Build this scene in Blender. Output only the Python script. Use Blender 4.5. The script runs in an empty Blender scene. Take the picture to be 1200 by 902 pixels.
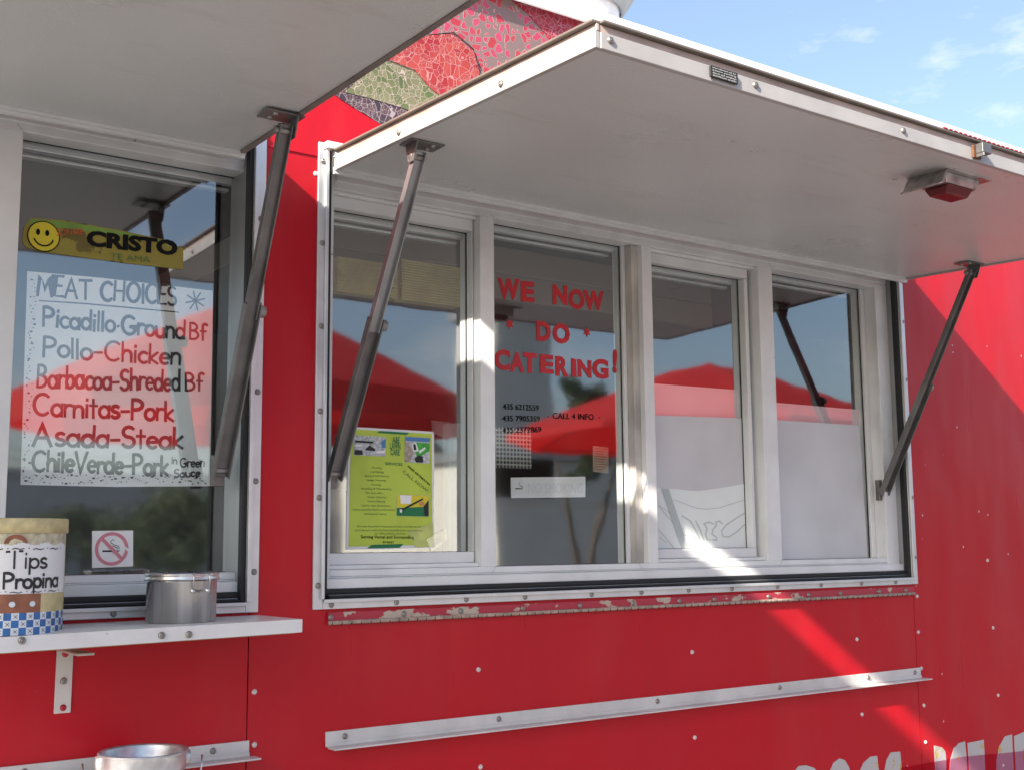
import bpy, bmesh, math, random
from mathutils import Vector, Matrix
R = math.radians
random.seed(7)
scene = bpy.context.scene
COL = scene.collection

# ------------------------------------------------------------------ camera
F, YAW, PIT, ROL = 1402.85, R(35.7048), R(7.5311), R(-0.48993)
CAM = Vector((0, -2.2, 1.5))
_f = Vector((math.sin(YAW)*math.cos(PIT), math.cos(YAW)*math.cos(PIT), math.sin(PIT)))
_r0 = Vector((math.cos(YAW), -math.sin(YAW), 0))
_u0 = _r0.cross(_f)
_r = _r0*math.cos(ROL) + _u0*math.sin(ROL)
_u = _r.cross(_f)
cd = bpy.data.cameras.new('camera'); cam = bpy.data.objects.new('camera', cd); COL.objects.link(cam)
M3 = Matrix((_r, _u, -_f)).transposed()
cam.matrix_world = Matrix.Translation(CAM) @ M3.to_4x4()
cd.sensor_width = 36; cd.lens = 36*F/1200; cd.clip_start = .05; cd.clip_end = 2000
scene.camera = cam

def at(px, py, Y=0.0):
    """where the line of sight of a measured point meets the plane y = Y"""
    d = _r*(px-600) - _u*(py-451) + _f*F
    return CAM + d*((Y-CAM.y)/d.y)
def atm(px, py, dist):
    """real place of something the window glass (y about .085) mirrors, dist metres in front of it"""
    p = at(px, py, .085+dist)
    return Vector((p.x, .085-dist, p.z))

# ------------------------------------------------------------------ light
SUN = Vector((-1.0, -.345, .67)).normalized()
w = bpy.data.worlds.new('World'); scene.world = w; w.use_nodes = True
nt = w.node_tree; bg = nt.nodes['Background']
sky = nt.nodes.new('ShaderNodeTexSky'); sky.sky_type = 'NISHITA'; sky.sun_disc = False
sky.sun_elevation = math.asin(SUN.z); sky.sun_rotation = math.atan2(SUN.x, SUN.y)
sky.air_density = 1.0; sky.dust_density = 1.8; sky.ozone_density = 1.6
tc = nt.nodes.new('ShaderNodeTexCoord')
mp = nt.nodes.new('ShaderNodeMapping'); mp.inputs['Scale'].default_value = (1, 1, 2.6)
nz = nt.nodes.new('ShaderNodeTexNoise'); nz.inputs['Scale'].default_value = 5.5; nz.inputs['Detail'].default_value = 7; nz.inputs['Roughness'].default_value = .62
cr = nt.nodes.new('ShaderNodeValToRGB'); cr.color_ramp.elements[0].position = .555; cr.color_ramp.elements[1].position = .86; cr.color_ramp.elements[0].color = (.07, .07, .07, 1)
mx = nt.nodes.new('ShaderNodeMix'); mx.data_type = 'RGBA'; mx.inputs['B'].default_value = (5.2, 5.2, 5.4, 1)
nt.links.new(tc.outputs['Generated'], mp.inputs['Vector']); nt.links.new(mp.outputs[0], nz.inputs['Vector'])
nt.links.new(nz.outputs['Fac'], cr.inputs[0]); nt.links.new(cr.outputs[0], mx.inputs['Factor'])
nt.links.new(sky.outputs[0], mx.inputs['A']); nt.links.new(mx.outputs['Result'], bg.inputs['Color'])
bg.inputs['Strength'].default_value = .102
sl = bpy.data.lights.new('sun', 'SUN'); sl.energy = 4.5; sl.angle = R(1.0); sl.color = (1, .92, .81)
so = bpy.data.objects.new('sun', sl); COL.objects.link(so); so.rotation_euler = (-SUN).to_track_quat('-Z', 'Y').to_euler()
vs = scene.view_settings; vs.view_transform = 'Standard'; vs.look = 'None'; vs.gamma = 1; vs.use_curve_mapping = False
vs.exposure = 1.4
scene.render.engine = 'CYCLES'
scene.cycles.max_bounces = 10; scene.cycles.diffuse_bounces = 5; scene.cycles.transparent_max_bounces = 16
scene.cycles.caustics_reflective = False; scene.cycles.caustics_refractive = False

# ------------------------------------------------------------------ materials
def mat(name, col, rough=.5, metal=0., var=0., vscale=8., bump=0., bscale=60., stretch=(1, 1, 1), spec=.5, coat=0., rvar=0.):
    m = bpy.data.materials.new(name); m.use_nodes = True
    n, l = m.node_tree.nodes, m.node_tree.links
    b = n['Principled BSDF']
    b.inputs['Base Color'].default_value = (*col, 1); b.inputs['Roughness'].default_value = rough
    b.inputs['Metallic'].default_value = metal; b.inputs['Specular IOR Level'].default_value = spec
    b.inputs['Coat Weight'].default_value = coat; b.inputs['Coat Roughness'].default_value = .08
    if var or bump or rvar:
        t = n.new('ShaderNodeTexCoord'); g = n.new('ShaderNodeMapping'); g.inputs['Scale'].default_value = stretch
        l.new(t.outputs['Object'], g.inputs['Vector'])
    if var or rvar:
        q = n.new('ShaderNodeTexNoise'); q.inputs['Scale'].default_value = vscale; q.inputs['Detail'].default_value = 6
        l.new(g.outputs[0], q.inputs['Vector'])
    if var:
        r_ = n.new('ShaderNodeMapRange'); r_.inputs[1].default_value = .3; r_.inputs[2].default_value = .7
        r_.inputs[3].default_value = 1-var; r_.inputs[4].default_value = 1+var*.6
        l.new(q.outputs['Fac'], r_.inputs[0])
        v = n.new('ShaderNodeVectorMath'); v.operation = 'SCALE'; v.inputs[0].default_value = col
        l.new(r_.outputs[0], v.inputs['Scale']); l.new(v.outputs[0], b.inputs['Base Color'])
    if rvar:
        r_ = n.new('ShaderNodeMapRange'); r_.inputs[1].default_value = .3; r_.inputs[2].default_value = .7
        r_.inputs[3].default_value = max(.02, rough-rvar); r_.inputs[4].default_value = rough+rvar
        l.new(q.outputs['Fac'], r_.inputs[0]); l.new(r_.outputs[0], b.inputs['Roughness'])
    if bump:
        q2 = n.new('ShaderNodeTexNoise'); q2.inputs['Scale'].default_value = bscale; q2.inputs['Detail'].default_value = 3
        l.new(g.outputs[0], q2.inputs['Vector'])
        bp = n.new('ShaderNodeBump'); bp.inputs['Strength'].default_value = bump; bp.inputs['Distance'].default_value = .002
        l.new(q2.outputs['Fac'], bp.inputs['Height']); l.new(bp.outputs[0], b.inputs['Normal'])
    return m

def N(m, typ, **kw):
    n = m.node_tree.nodes.new(typ)
    for k, v in kw.items():
        if k.startswith('i_'):
            k = k[2:]; n.inputs[int(k) if k.isdigit() else k.replace('_', ' ')].default_value = v
        else: setattr(n, k, v)
    return n
def L(m, a, b): m.node_tree.links.new(a, b)
def mixcol(m, fac, a, b):
    x = N(m, 'ShaderNodeMix', data_type='RGBA')
    for v, k in ((fac, 'Factor'), (a, 'A'), (b, 'B')):
        if hasattr(v, 'is_linked'): L(m, v, x.inputs[k])
        else: x.inputs[k].default_value = v if k == 'Factor' else (*v, 1)
    return x.outputs['Result']
def ramp(m, src, lo, hi, a=0., b=1.):
    r_ = N(m, 'ShaderNodeMapRange', i_1=lo, i_2=hi, i_3=a, i_4=b); L(m, src, r_.inputs[0]); return r_.outputs[0]
def mth(m, op, a, b=0.):
    x = N(m, 'ShaderNodeMath', operation=op)
    for i, v in ((0, a), (1, b)):
        if hasattr(v, 'is_linked'): L(m, v, x.inputs[i])
        else: x.inputs[i].default_value = v
    return x.outputs[0]
def objco(m, sc=(1, 1, 1)):
    t = N(m, 'ShaderNodeTexCoord'); g = N(m, 'ShaderNodeMapping'); g.inputs['Scale'].default_value = sc
    L(m, t.outputs['Object'], g.inputs['Vector']); return g.outputs[0]
def noise(m, co, scale, detail=4, rough=.5):
    q = N(m, 'ShaderNodeTexNoise', i_Scale=scale, i_Detail=detail, i_Roughness=rough); L(m, co, q.inputs['Vector']); return q.outputs['Fac']

def red_paint():
    m = mat('red_paint', (.48, .0065, .016), .28, spec=.25)
    b = m.node_tree.nodes['Principled BSDF']; co = objco(m)
    st = noise(m, objco(m, (9, 1, .8)), 3, 4)                    # vertical wipe streaks
    bl = noise(m, co, 2.2, 4)
    c = mixcol(m, ramp(m, st, .3, .75, 0, .35), (.50, .006, .015), (.43, .009, .021))
    c = mixcol(m, ramp(m, bl, .4, .75, 0, .45), c, (.44, .014, .028))
    # stone chips and bug marks: sparse small pale flecks
    vo = N(m, 'ShaderNodeTexVoronoi', i_Scale=21., i_Randomness=1.); L(m, co, vo.inputs['Vector'])
    sep = N(m, 'ShaderNodeSeparateColor'); L(m, vo.outputs['Color'], sep.inputs[0])
    size = ramp(m, sep.outputs[1], .0, 1., .015, .075)
    wob = mth(m, 'ADD', vo.outputs['Distance'], mth(m, 'MULTIPLY', noise(m, co, 160, 3), .06))
    spot = mth(m, 'LESS_THAN', wob, mth(m, 'ADD', size, .03))
    keep = mth(m, 'GREATER_THAN', sep.outputs[0], .55)
    sx = N(m, 'ShaderNodeSeparateXYZ'); L(m, co, sx.inputs[0])
    zone = mth(m, 'GREATER_THAN', mth(m, 'ADD', sx.outputs[0], mth(m, 'MULTIPLY', noise(m, co, 3), .8)), 3.15)
    keep2 = mth(m, 'MAXIMUM', mth(m, 'MULTIPLY', keep, zone), mth(m, 'GREATER_THAN', sep.outputs[0], .96))
    c = mixcol(m, mth(m, 'MULTIPLY', spot, keep2), c, (.55, .42, .42))
    # scuffs and fine scratches, in a few worn places only
    worn = mth(m, 'GREATER_THAN', noise(m, co, 1.9, 2), .60)
    scr = mth(m, 'GREATER_THAN', noise(m, objco(m, (1, 1, .35)), 95, 4, .55), .715)
    c = mixcol(m, mth(m, 'MULTIPLY', mth(m, 'MULTIPLY', scr, worn), .55), c, (.55, .30, .30))
    dust = ramp(m, noise(m, objco(m, (1.4, 1, .28)), 2.4, 5, .6), .52, .8, 0, .22)
    c = mixcol(m, dust, c, (.46, .09, .09))
    L(m, c, b.inputs['Base Color'])
    L(m, ramp(m, st, .3, .7, .27, .36), b.inputs['Roughness'])
    bp = N(m, 'ShaderNodeBump', i_Strength=.6, i_Distance=.028)
    L(m, noise(m, objco(m, (1, 1, .55)), 3.1, 2), bp.inputs['Height'])
    b2 = N(m, 'ShaderNodeBump', i_Strength=.06, i_Distance=.001); L(m, noise(m, co, 220, 2), b2.inputs['Height'])
    L(m, bp.outputs[0], b2.inputs['Normal']); L(m, b2.outputs[0], b.inputs['Normal'])
    return m

def peeling(name, paint, under, lo=.47, scale=26, stretch=(1, 1, 1)):
    m = mat(name, paint, .5); b = m.node_tree.nodes['Principled BSDF']; co = objco(m, stretch)
    n1 = noise(m, co, scale, 5, .6)
    L(m, mixcol(m, ramp(m, n1, lo, lo+.02), paint, mixcol(m, noise(m, co, 90, 3), under, tuple(x*.62 for x in under))), b.inputs['Base Color'])
    bp = N(m, 'ShaderNodeBump', i_Strength=.4, i_Distance=.0015, invert=True); L(m, ramp(m, n1, lo-.01, lo+.02), bp.inputs['Height']); L(m, bp.outputs[0], b.inputs['Normal'])
    return m

def crackle(name, cols, line, scale, width=.045, peel=None, dens=.5):
    """sun-cracked vinyl film: irregular cells with pale gaps, in places only flakes left"""
    m = mat(name, cols[0], .42); b = m.node_tree.nodes['Principled BSDF']
    co0 = objco(m); wn = N(m, 'ShaderNodeTexNoise', i_Scale=9., i_Detail=3.); L(m, co0, wn.inputs['Vector'])
    wv = N(m, 'ShaderNodeVectorMath', operation='MULTIPLY_ADD'); wv.inputs[1].default_value = (.045,)*3
    L(m, wn.outputs['Color'], wv.inputs[0]); L(m, co0, wv.inputs[2]); co = wv.outputs[0]
    v = N(m, 'ShaderNodeTexVoronoi', feature='DISTANCE_TO_EDGE', i_Scale=scale); L(m, co, v.inputs['Vector'])
    vc = N(m, 'ShaderNodeTexVoronoi', i_Scale=scale); L(m, co, vc.inputs['Vector'])
    sp = N(m, 'ShaderNodeSeparateColor'); L(m, vc.outputs['Color'], sp.inputs[0])
    v2 = N(m, 'ShaderNodeTexVoronoi', feature='DISTANCE_TO_EDGE', i_Scale=scale*2.3); L(m, co, v2.inputs['Vector'])
    big = noise(m, objco(m, (1, 1, .6)), 7, 5, .6)
    c = mixcol(m, ramp(m, big, .38, .62), cols[0], cols[1])
    c = mixcol(m, ramp(m, sp.outputs[1], 0, 1, 0, .85), c, cols[2])
    crack = mth(m, 'LESS_THAN', v.outputs['Distance'], width)
    crack2 = mth(m, 'MULTIPLY', mth(m, 'LESS_THAN', v2.outputs['Distance'], width*.8), mth(m, 'GREATER_THAN', sp.outputs[2], .45))
    gap = mth(m, 'MAXIMUM', crack, crack2)
    if peel:
        gone = mth(m, 'LESS_THAN', sp.outputs[0], dens)
        shrink = mth(m, 'LESS_THAN', v.outputs['Distance'], ramp(m, sp.outputs[1], 0, 1, .03, .14))
        hole = mth(m, 'MAXIMUM', gone, shrink)
        edge = mth(m, 'LESS_THAN', v.outputs['Distance'], ramp(m, sp.outputs[1], 0, 1, .06, .17))
        c = mixcol(m, edge, c, line); c = mixcol(m, hole, c, peel)
    else:
        c = mixcol(m, gap, c, line); hole = gap
    L(m, c, b.inputs['Base Color'])
    bp = N(m, 'ShaderNodeBump', i_Strength=.6, i_Distance=.002, invert=True); L(m, hole, bp.inputs['Height']); L(m, bp.outputs[0], b.inputs['Normal'])
    return m

def glass_mat(name, refl, tint, dirt=.0):
    m = bpy.data.materials.new(name); m.use_nodes = True; m.node_tree.nodes.clear()
    o = N(m, 'ShaderNodeOutputMaterial'); tr = N(m, 'ShaderNodeBsdfTransparent'); tr.inputs[0].default_value = (*tint, 1)
    gl = N(m, 'ShaderNodeBsdfGlossy', i_Roughness=.035); gl.inputs[0].default_value = (.96, .98, 1, 1)
    # coated double glazing: a strong mirror image over a slightly dimmed view
    lw = N(m, 'ShaderNodeLayerWeight', i_Blend=.5)
    f5 = mth(m, 'POWER', lw.outputs['Facing'], 4.)
    fac = mth(m, 'ADD', mth(m, 'MULTIPLY', f5, .8), refl*.45)
    blk = N(m, 'ShaderNodeBsdfTransparent'); blk.inputs[0].default_value = (0, 0, 0, 1)
    g2 = N(m, 'ShaderNodeMixShader', i_0=1-refl*.55); L(m, gl.outputs[0], g2.inputs[1]); L(m, blk.outputs[0], g2.inputs[2])
    mx0 = N(m, 'ShaderNodeMixShader'); L(m, fac, mx0.inputs[0]); L(m, tr.outputs[0], mx0.inputs[1]); L(m, gl.outputs[0], mx0.inputs[2])
    mx_ = N(m, 'ShaderNodeAddShader'); L(m, mx0.outputs[0], mx_.inputs[0]); L(m, g2.outputs[0], mx_.inputs[1])
    bp = N(m, 'ShaderNodeBump', i_Strength=.12, i_Distance=.004); L(m, noise(m, objco(m), 4.0, 2), bp.inputs['Height']); L(m, bp.outputs[0], gl.inputs['Normal'])
    out = mx_.outputs[0]
    if dirt:
        df = N(m, 'ShaderNodeBsdfDiffuse'); df.inputs[0].default_value = (.6, .6, .58, 1)
        m2 = N(m, 'ShaderNodeMixShader')
        L(m, ramp(m, noise(m, objco(m, (1.2, 1, .5)), 7, 6, .65), .45, .8, dirt*.25, dirt), m2.inputs[0]); L(m, out, m2.inputs[1]); L(m, df.outputs[0], m2.inputs[2]); out = m2.outputs[0]
    L(m, out, o.inputs[0]); return m
def clear_mat(name, tint):
    m = bpy.data.materials.new(name); m.use_nodes = True; m.node_tree.nodes.clear()
    o = N(m, 'ShaderNodeOutputMaterial'); tr = N(m, 'ShaderNodeBsdfTransparent'); tr.inputs[0].default_value = (*tint, 1); L(m, tr.outputs[0], o.inputs[0]); return m
def cloth_mat(name, col, trans, tcol=None):
    m = mat(name, col, .8, var=.12, vscale=5); nd = m.node_tree.nodes; b = nd['Principled BSDF']; o = nd['Material Output']
    t = N(m, 'ShaderNodeBsdfTranslucent'); t.inputs[0].default_value = (*(tcol or col), 1)
    x = N(m, 'ShaderNodeMixShader'); x.inputs[0].default_value = trans
    L(m, b.outputs[0], x.inputs[1]); L(m, t.outputs[0], x.inputs[2]); L(m, x.outputs[0], o.inputs[0]); return m

M = dict(
    red=red_paint(),
    redplain=mat('red_paint_trailer_side', (.43, .01, .024), .35, var=.1, vscale=4),
    awning=mat('awning_white_paint', (.61, .625, .615),   .30, var=.07, vscale=2.6, bump=.6, bscale=190, rvar=.04),
    rim=mat('awning_rim_aluminium_paint', (.40, .385, .37), .38, var=.1, vscale=14, bump=.08, bscale=90),
    rimband=mat('awning_rim_weathered_band', (.46, .36, .31), .5, var=.35, vscale=11, stretch=(1, 1, 3)),
    shaderim=mat('shade_coloured_rim', (.20, .165, .15), .5, var=.25, vscale=12),  # darker colour stands in for shade on the left flap's right rim
    topsheet=mat('awning_top_sheet', (.20, .17, .145), .45, metal=.2, var=.2, vscale=12),
    vinyl=mat('white_window_vinyl', (.77, .775, .77), .34, var=.10, vscale=9, bump=.03, bscale=40),
    vinyl2=mat('white_window_sash_vinyl', (.75, .755, .75), .36, var=.08, vscale=12),
    groove=mat('dirty_window_groove', (.55, .52, .48), .5, var=.35, vscale=16, stretch=(1, 1, .5)),
    alu=mat('aluminium_trim', (.66, .67, .68), .38, metal=.55, var=.12, vscale=14, bump=.06, bscale=60),
    jamb=mat('grey_aluminium_jamb', (.33, .34, .35), .4, metal=.5, var=.2, vscale=9, stretch=(1, 1, .3)),
    rubber=mat('black_rubber_seal', (.012, .012, .013), .6, bump=.2, bscale=50),
    strut=mat('dark_steel_strut', (.19, .18, .175), .36, metal=.5, var=.3, vscale=14, bump=.06, bscale=90),
    strutlight=mat('worn_steel_strut_upper', (.36, .36, .36), .30, metal=.7, var=.25, vscale=14),
    screw=mat('screw_metal', (.30, .28, .26), .42, metal=.8),
    rivet=mat('painted_rivet', (.62, .56, .55), .4, var=.3, vscale=80),
    steel=mat('brushed_stainless_steel', (.60, .59, .58), .26, metal=1., var=.45, vscale=1.6, stretch=(22, 22, .6), rvar=.10),
    galv=mat('galvanised_steel', (.60, .61, .63), .38, metal=.8, var=.4, vscale=28, bump=.1, bscale=50),
    rail=mat('white_rail_paint', (.62, .60, .58), .42, var=.14, vscale=12, bump=.08, bscale=60),
    shelf=mat('white_shelf_laminate', (.72, .71, .70), .32, var=.08, vscale=10),
    wood=mat('bare_wood_edge', (.36, .22, .12), .7, var=.3, vscale=40),
    hinge=peeling('peeling_red_hinge', (.40, .028, .05), (.58, .47, .38), .555, 15, (1, 1, 1.6)),
    hingecut=mat('hinge_knuckle_beige', (.40, .30, .24), .55, var=.4, vscale=60),
    black=mat('matt_black', (.015, .015, .015), .6),
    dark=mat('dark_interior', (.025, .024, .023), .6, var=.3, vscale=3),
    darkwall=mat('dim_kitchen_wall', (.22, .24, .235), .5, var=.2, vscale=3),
    paper=mat('poster_paper', (.88, .88, .87), .7, var=.03, vscale=6),
    label=mat('white_label_paper', (.78, .77, .76), .6, var=.04, vscale=20),
    film=mat('frosted_window_sheet', (.63, .63, .64), .28, var=.10, vscale=5),
    filmtop=mat('reflection_pink_upper_sheet', (.78, .58, .61), .6, var=.08, vscale=6),  # pink of the mirrored umbrella put into the sheet colour
    ink=mat('black_marker_ink', (.028, .025, .028), .6, var=.5, vscale=30),
    inkfaint=mat('faded_grey_ink', (.66, .66, .68), .7),
    redink=mat('red_vinyl_letter', (.55, .014, .025), .45, var=.12, vscale=20),
    blackvinyl=mat('black_vinyl_letter', (.008, .008, .008), .7, spec=.15),
    signred=mat('prohibition_pink_red', (.62, .22, .26), .6),
    lime=mat('lime_green_print', (.50, .62, .07), .6, var=.12, vscale=14),
    greenprint=mat('dark_green_print', (.01, .17, .06), .6),
    greytext=mat('small_grey_green_text', (.10, .18, .05), .7),
    yellow=mat('yellow_print', (.70, .58, .03), .6),
    orangered=mat('orange_red_print', (.60, .08, .03), .6),
    lens=mat('red_lamp_lens', (.15, .010, .014), .3, var=.3, vscale=60),
    chrome=mat('dirty_chrome', (.50, .47, .45), .3, metal=.8, var=.4, vscale=50),
    rust=mat('rusty_steel', (.15, .065, .028), .8, var=.5, vscale=120),
    white=mat('white_enamel', (.80, .80, .79), .3, var=.04, vscale=6),
    tinyellow=mat('tin_pale_yellow', (.62, .52, .27), .4, var=.25, vscale=55),
    tincream=mat('tin_cream_print', (.60, .54, .38), .4, var=.35, vscale=95),
    tinblue=mat('tin_blue_print', (.03, .13, .36), .4, var=.3, vscale=40),
    tinwhite=mat('tin_white_print', (.66, .70, .74), .4),
    tinbrown=mat('tin_brown_print', (.30, .11, .06), .45, var=.3, vscale=50),
    oldletter=peeling('old_grey_lettering', (.46, .44, .44), (.62, .45, .16), .60, 12),
    stubsheet=None,
)
def spots(m, scale, keep, dark):
    b = m.node_tree.nodes['Principled BSDF']; old = b.inputs['Base Color'].links[0].from_socket; co = objco(m)
    v = N(m, 'ShaderNodeTexVoronoi', i_Scale=scale); L(m, co, v.inputs['Vector'])
    sp = N(m, 'ShaderNodeSeparateColor'); L(m, v.outputs['Color'], sp.inputs[0])
    d = mth(m, 'ADD', v.outputs['Distance'], mth(m, 'MULTIPLY', noise(m, co, scale*6, 3), .12))
    f = mth(m, 'MULTIPLY', mth(m, 'LESS_THAN', d, ramp(m, sp.outputs[1], 0, 1, .07, .14)), mth(m, 'GREATER_THAN', sp.outputs[0], keep))
    st = mth(m, 'MULTIPLY', ramp(m, noise(m, objco(m, (1, 4, 1)), 3.2, 6, .7), .56, .8), .35)
    L(m, mixcol(m, mth(m, 'MAXIMUM', mth(m, 'MULTIPLY', f, .7), st), old, dark), b.inputs['Base Color'])
spots(M['awning'], 9, .72, (.34, .30, .26)); spots(M['vinyl'], 28, .86, (.25, .22, .19)); spots(M['shelf'], 24, .8, (.35, .33, .30)); spots(M['rail'], 30, .75, (.36, .33, .30))
M['glass'] = glass_mat('window_glass', .235, (.97, .985, .98), dirt=.010)
M['glassback'] = clear_mat('window_glass_back', (.96, .97, .96))

# ------------------------------------------------------------------ mesh helpers
class MB:
    """collects boxes, prisms, tubes and lathes, then links them as ONE mesh object"""
    def __init__(s): s.bm = bmesh.new(); s.mi = 0
    def face(s, pts, mi=None):
        f = s.bm.faces.new([s.bm.verts.new(p) for p in pts]); f.material_index = s.mi if mi is None else mi; return f
    def box(s, x0, x1, y0, y1, z0, z1, mi=None):
        v = [s.bm.verts.new((x, y, z)) for x in (x0, x1) for y in (y0, y1) for z in (z0, z1)]
        for q in ((0, 1, 3, 2), (4, 6, 7, 5), (0, 4, 5, 1), (2, 3, 7, 6), (0, 2, 6, 4), (1, 5, 7, 3)):
            f = s.bm.faces.new([v[i] for i in q]); f.material_index = s.mi if mi is None else mi
        return s
    def hexa(s, a, b, mi=None):
        """prism between two matching outlines a and b (lists of points)"""
        va = [s.bm.verts.new(p) for p in a]; vb = [s.bm.verts.new(p) for p in b]; n = len(a); fs = []
        for i in range(n): fs.append(s.bm.faces.new((va[i], va[(i+1) % n], vb[(i+1) % n], vb[i])))
        fs.append(s.bm.faces.new(va[::-1])); fs.append(s.bm.faces.new(vb))
        for f in fs: f.material_index = s.mi if mi is None else mi
        return s
    def prism(s, pts, y0, y1, mi=None):
        """outline in x,z between y0 and y1"""
        return s.hexa([Vector((p[0], y0, p[1])) for p in pts], [Vector((p[0], y1, p[1])) for p in pts], mi)
    def bar(s, a, b, wx, h, up=Vector((1, 0, 0)), mi=None):
        a, b = Vector(a), Vector(b); d = (b-a).normalized(); u = (up - d*up.dot(d)).normalized(); v = d.cross(u)
        q = [u*sx*wx/2 + v*sy*h/2 for sx, sy in ((-1, -1), (1, -1), (1, 1), (-1, 1))]
        return s.hexa([a+o for o in q], [b+o for o in q], mi)
    def tube(s, pts, r, n=8, mi=None):
        pts = [Vector(p) for p in pts]; rings = []
        for i, p in enumerate(pts):
            d = (pts[min(i+1, len(pts)-1)] - pts[max(i-1, 0)]).normalized()
            u = d.orthogonal().normalized() if i == 0 else (rings_u - d*rings_u.dot(d)).normalized()
            rings_u = u; v = d.cross(u); rr = r[i] if isinstance(r, (list, tuple)) else r
            rings.append([s.bm.verts.new(p + (u*math.cos(t)+v*math.sin(t))*rr) for t in (2*math.pi*k/n for k in range(n))])
        for a, b in zip(rings, rings[1:]):
            for k in range(n):
                f = s.bm.faces.new((a[k], a[(k+1) % n], b[(k+1) % n], b[k])); f.smooth = True; f.material_index = s.mi if mi is None else mi
        for ring in (rings[0][::-1], rings[-1]):
            f = s.bm.faces.new(ring); f.material_index = s.mi if mi is None else mi
        return s
    def lathe(s, prof, c, n=48, axis=Vector((0, 0, 1)), mi=None, smooth=True):
        c = Vector(c); u = axis.orthogonal().normalized(); v = axis.cross(u); rings = []
        for r_, h in prof:
            rings.append([s.bm.verts.new(c + axis*h + (u*math.cos(2*math.pi*k/n)+v*math.sin(2*math.pi*k/n))*max(r_, 1e-4)) for k in range(n)])
        for a, b in zip(rings, rings[1:]):
            for k in range(n):
                f = s.bm.faces.new((a[k], a[(k+1) % n], b[(k+1) % n], b[k])); f.smooth = smooth; f.material_index = s.mi if mi is None else mi
        return s
    def build(s, name, mats, parent=None, bevel=0., loc=None, sharp=True):
        bmesh.ops.recalc_face_normals(s.bm, faces=s.bm.faces)
        me = bpy.data.meshes.new(name); 
        if loc is not None: bmesh.ops.translate(s.bm, verts=s.bm.verts, vec=-Vector(loc))
        s.bm.to_mesh(me); s.bm.free()
        for m in (mats if isinstance(mats, (list, tuple)) else [mats]): me.materials.append(m)
        o = bpy.data.objects.new(name, me); COL.objects.link(o)
        if loc is not None: o.location = loc
        if parent: o.parent = parent; o.matrix_parent_inverse = pinv(parent)
        if bevel:
            b = o.modifiers.new('bevel', 'BEVEL'); b.width = bevel; b.segments = 2; b.limit_method = 'ANGLE'; b.angle_limit = R(40)
        return o
def wmat(o): return (wmat(o.parent) @ o.matrix_parent_inverse if o.parent else Matrix()) @ Matrix.LocRotScale(o.location, o.rotation_euler, o.scale)
def pinv(p): return wmat(p).inverted()
def tag(o, label=None, cat=None, group=None, kind=None):
    for k, v in (('label', label), ('category', cat), ('group', group), ('kind', kind)):
        if v: o[k] = v
    return o
def empty(name, loc, label, cat, group=None):
    o = bpy.data.objects.new(name, None); COL.objects.link(o); o.location = loc; o.empty_display_size = .1
    return tag(o, label, cat, group)
def copy_child(src, parent, loc):
    o = src.copy(); COL.objects.link(o); o.parent = parent; o.matrix_parent_inverse = pinv(parent); o.location = loc; return o

# lettering ---------------------------------------------------------
def text_mesh(body, bold=0.):
    cu = bpy.data.curves.new('lettering', 'FONT'); cu.body = body; cu.size = 1; cu.offset = bold; cu.resolution_u = 3
    ob = bpy.data.objects.new('lettering', cu); me = bpy.data.meshes.new_from_object(ob)
    bpy.data.objects.remove(ob); bpy.data.curves.remove(cu); return me
def flat_text(name, body, mats, parent, o, ux, uz, y, bold=0., fit='box'):
    """text stretched onto the parallelogram o, o+ux, o+uz (x,z vectors) at depth y"""
    me = text_mesh(body, bold); xs = [v.co.x for v in me.vertices]; ys = [v.co.y for v in me.vertices]
    x0, x1 = min(xs), max(xs); y0, y1 = min(ys), max(ys)
    if fit == 'line': y0, y1 = 0, .72
    for v in me.vertices:
        a, b = (v.co.x-x0)/(x1-x0), (v.co.y-y0)/(y1-y0)
        v.co = (o[0]+ux[0]*a+uz[0]*b, y, o[1]+ux[1]*a+uz[1]*b)
    bm = bmesh.new(); bm.from_mesh(me)
    for f in bm.faces:
        f.normal_update()
        if f.normal.y > 0: f.normal_flip()
    bm.to_mesh(me); bm.free()
    me.materials.append(mats); ob = bpy.data.objects.new(name, me); COL.objects.link(ob)
    if parent: ob.parent = parent; ob.matrix_parent_inverse = pinv(parent)
    return ob
def px_text(name, body, m, parent, p0, p1, cap, y, bold=0., fit='line'):
    """text whose baseline runs from measured point p0 to p1 (on plane y) with capitals `cap` high in the same measure"""
    a, b = at(*p0, y), at(*p1, y); c = at(p0[0], p0[1]-cap, y)
    return flat_text(name, body, m, parent, (a.x, a.z), (b.x-a.x, b.z-a.z), (0, c.z-a.z), y, bold, fit)

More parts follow.
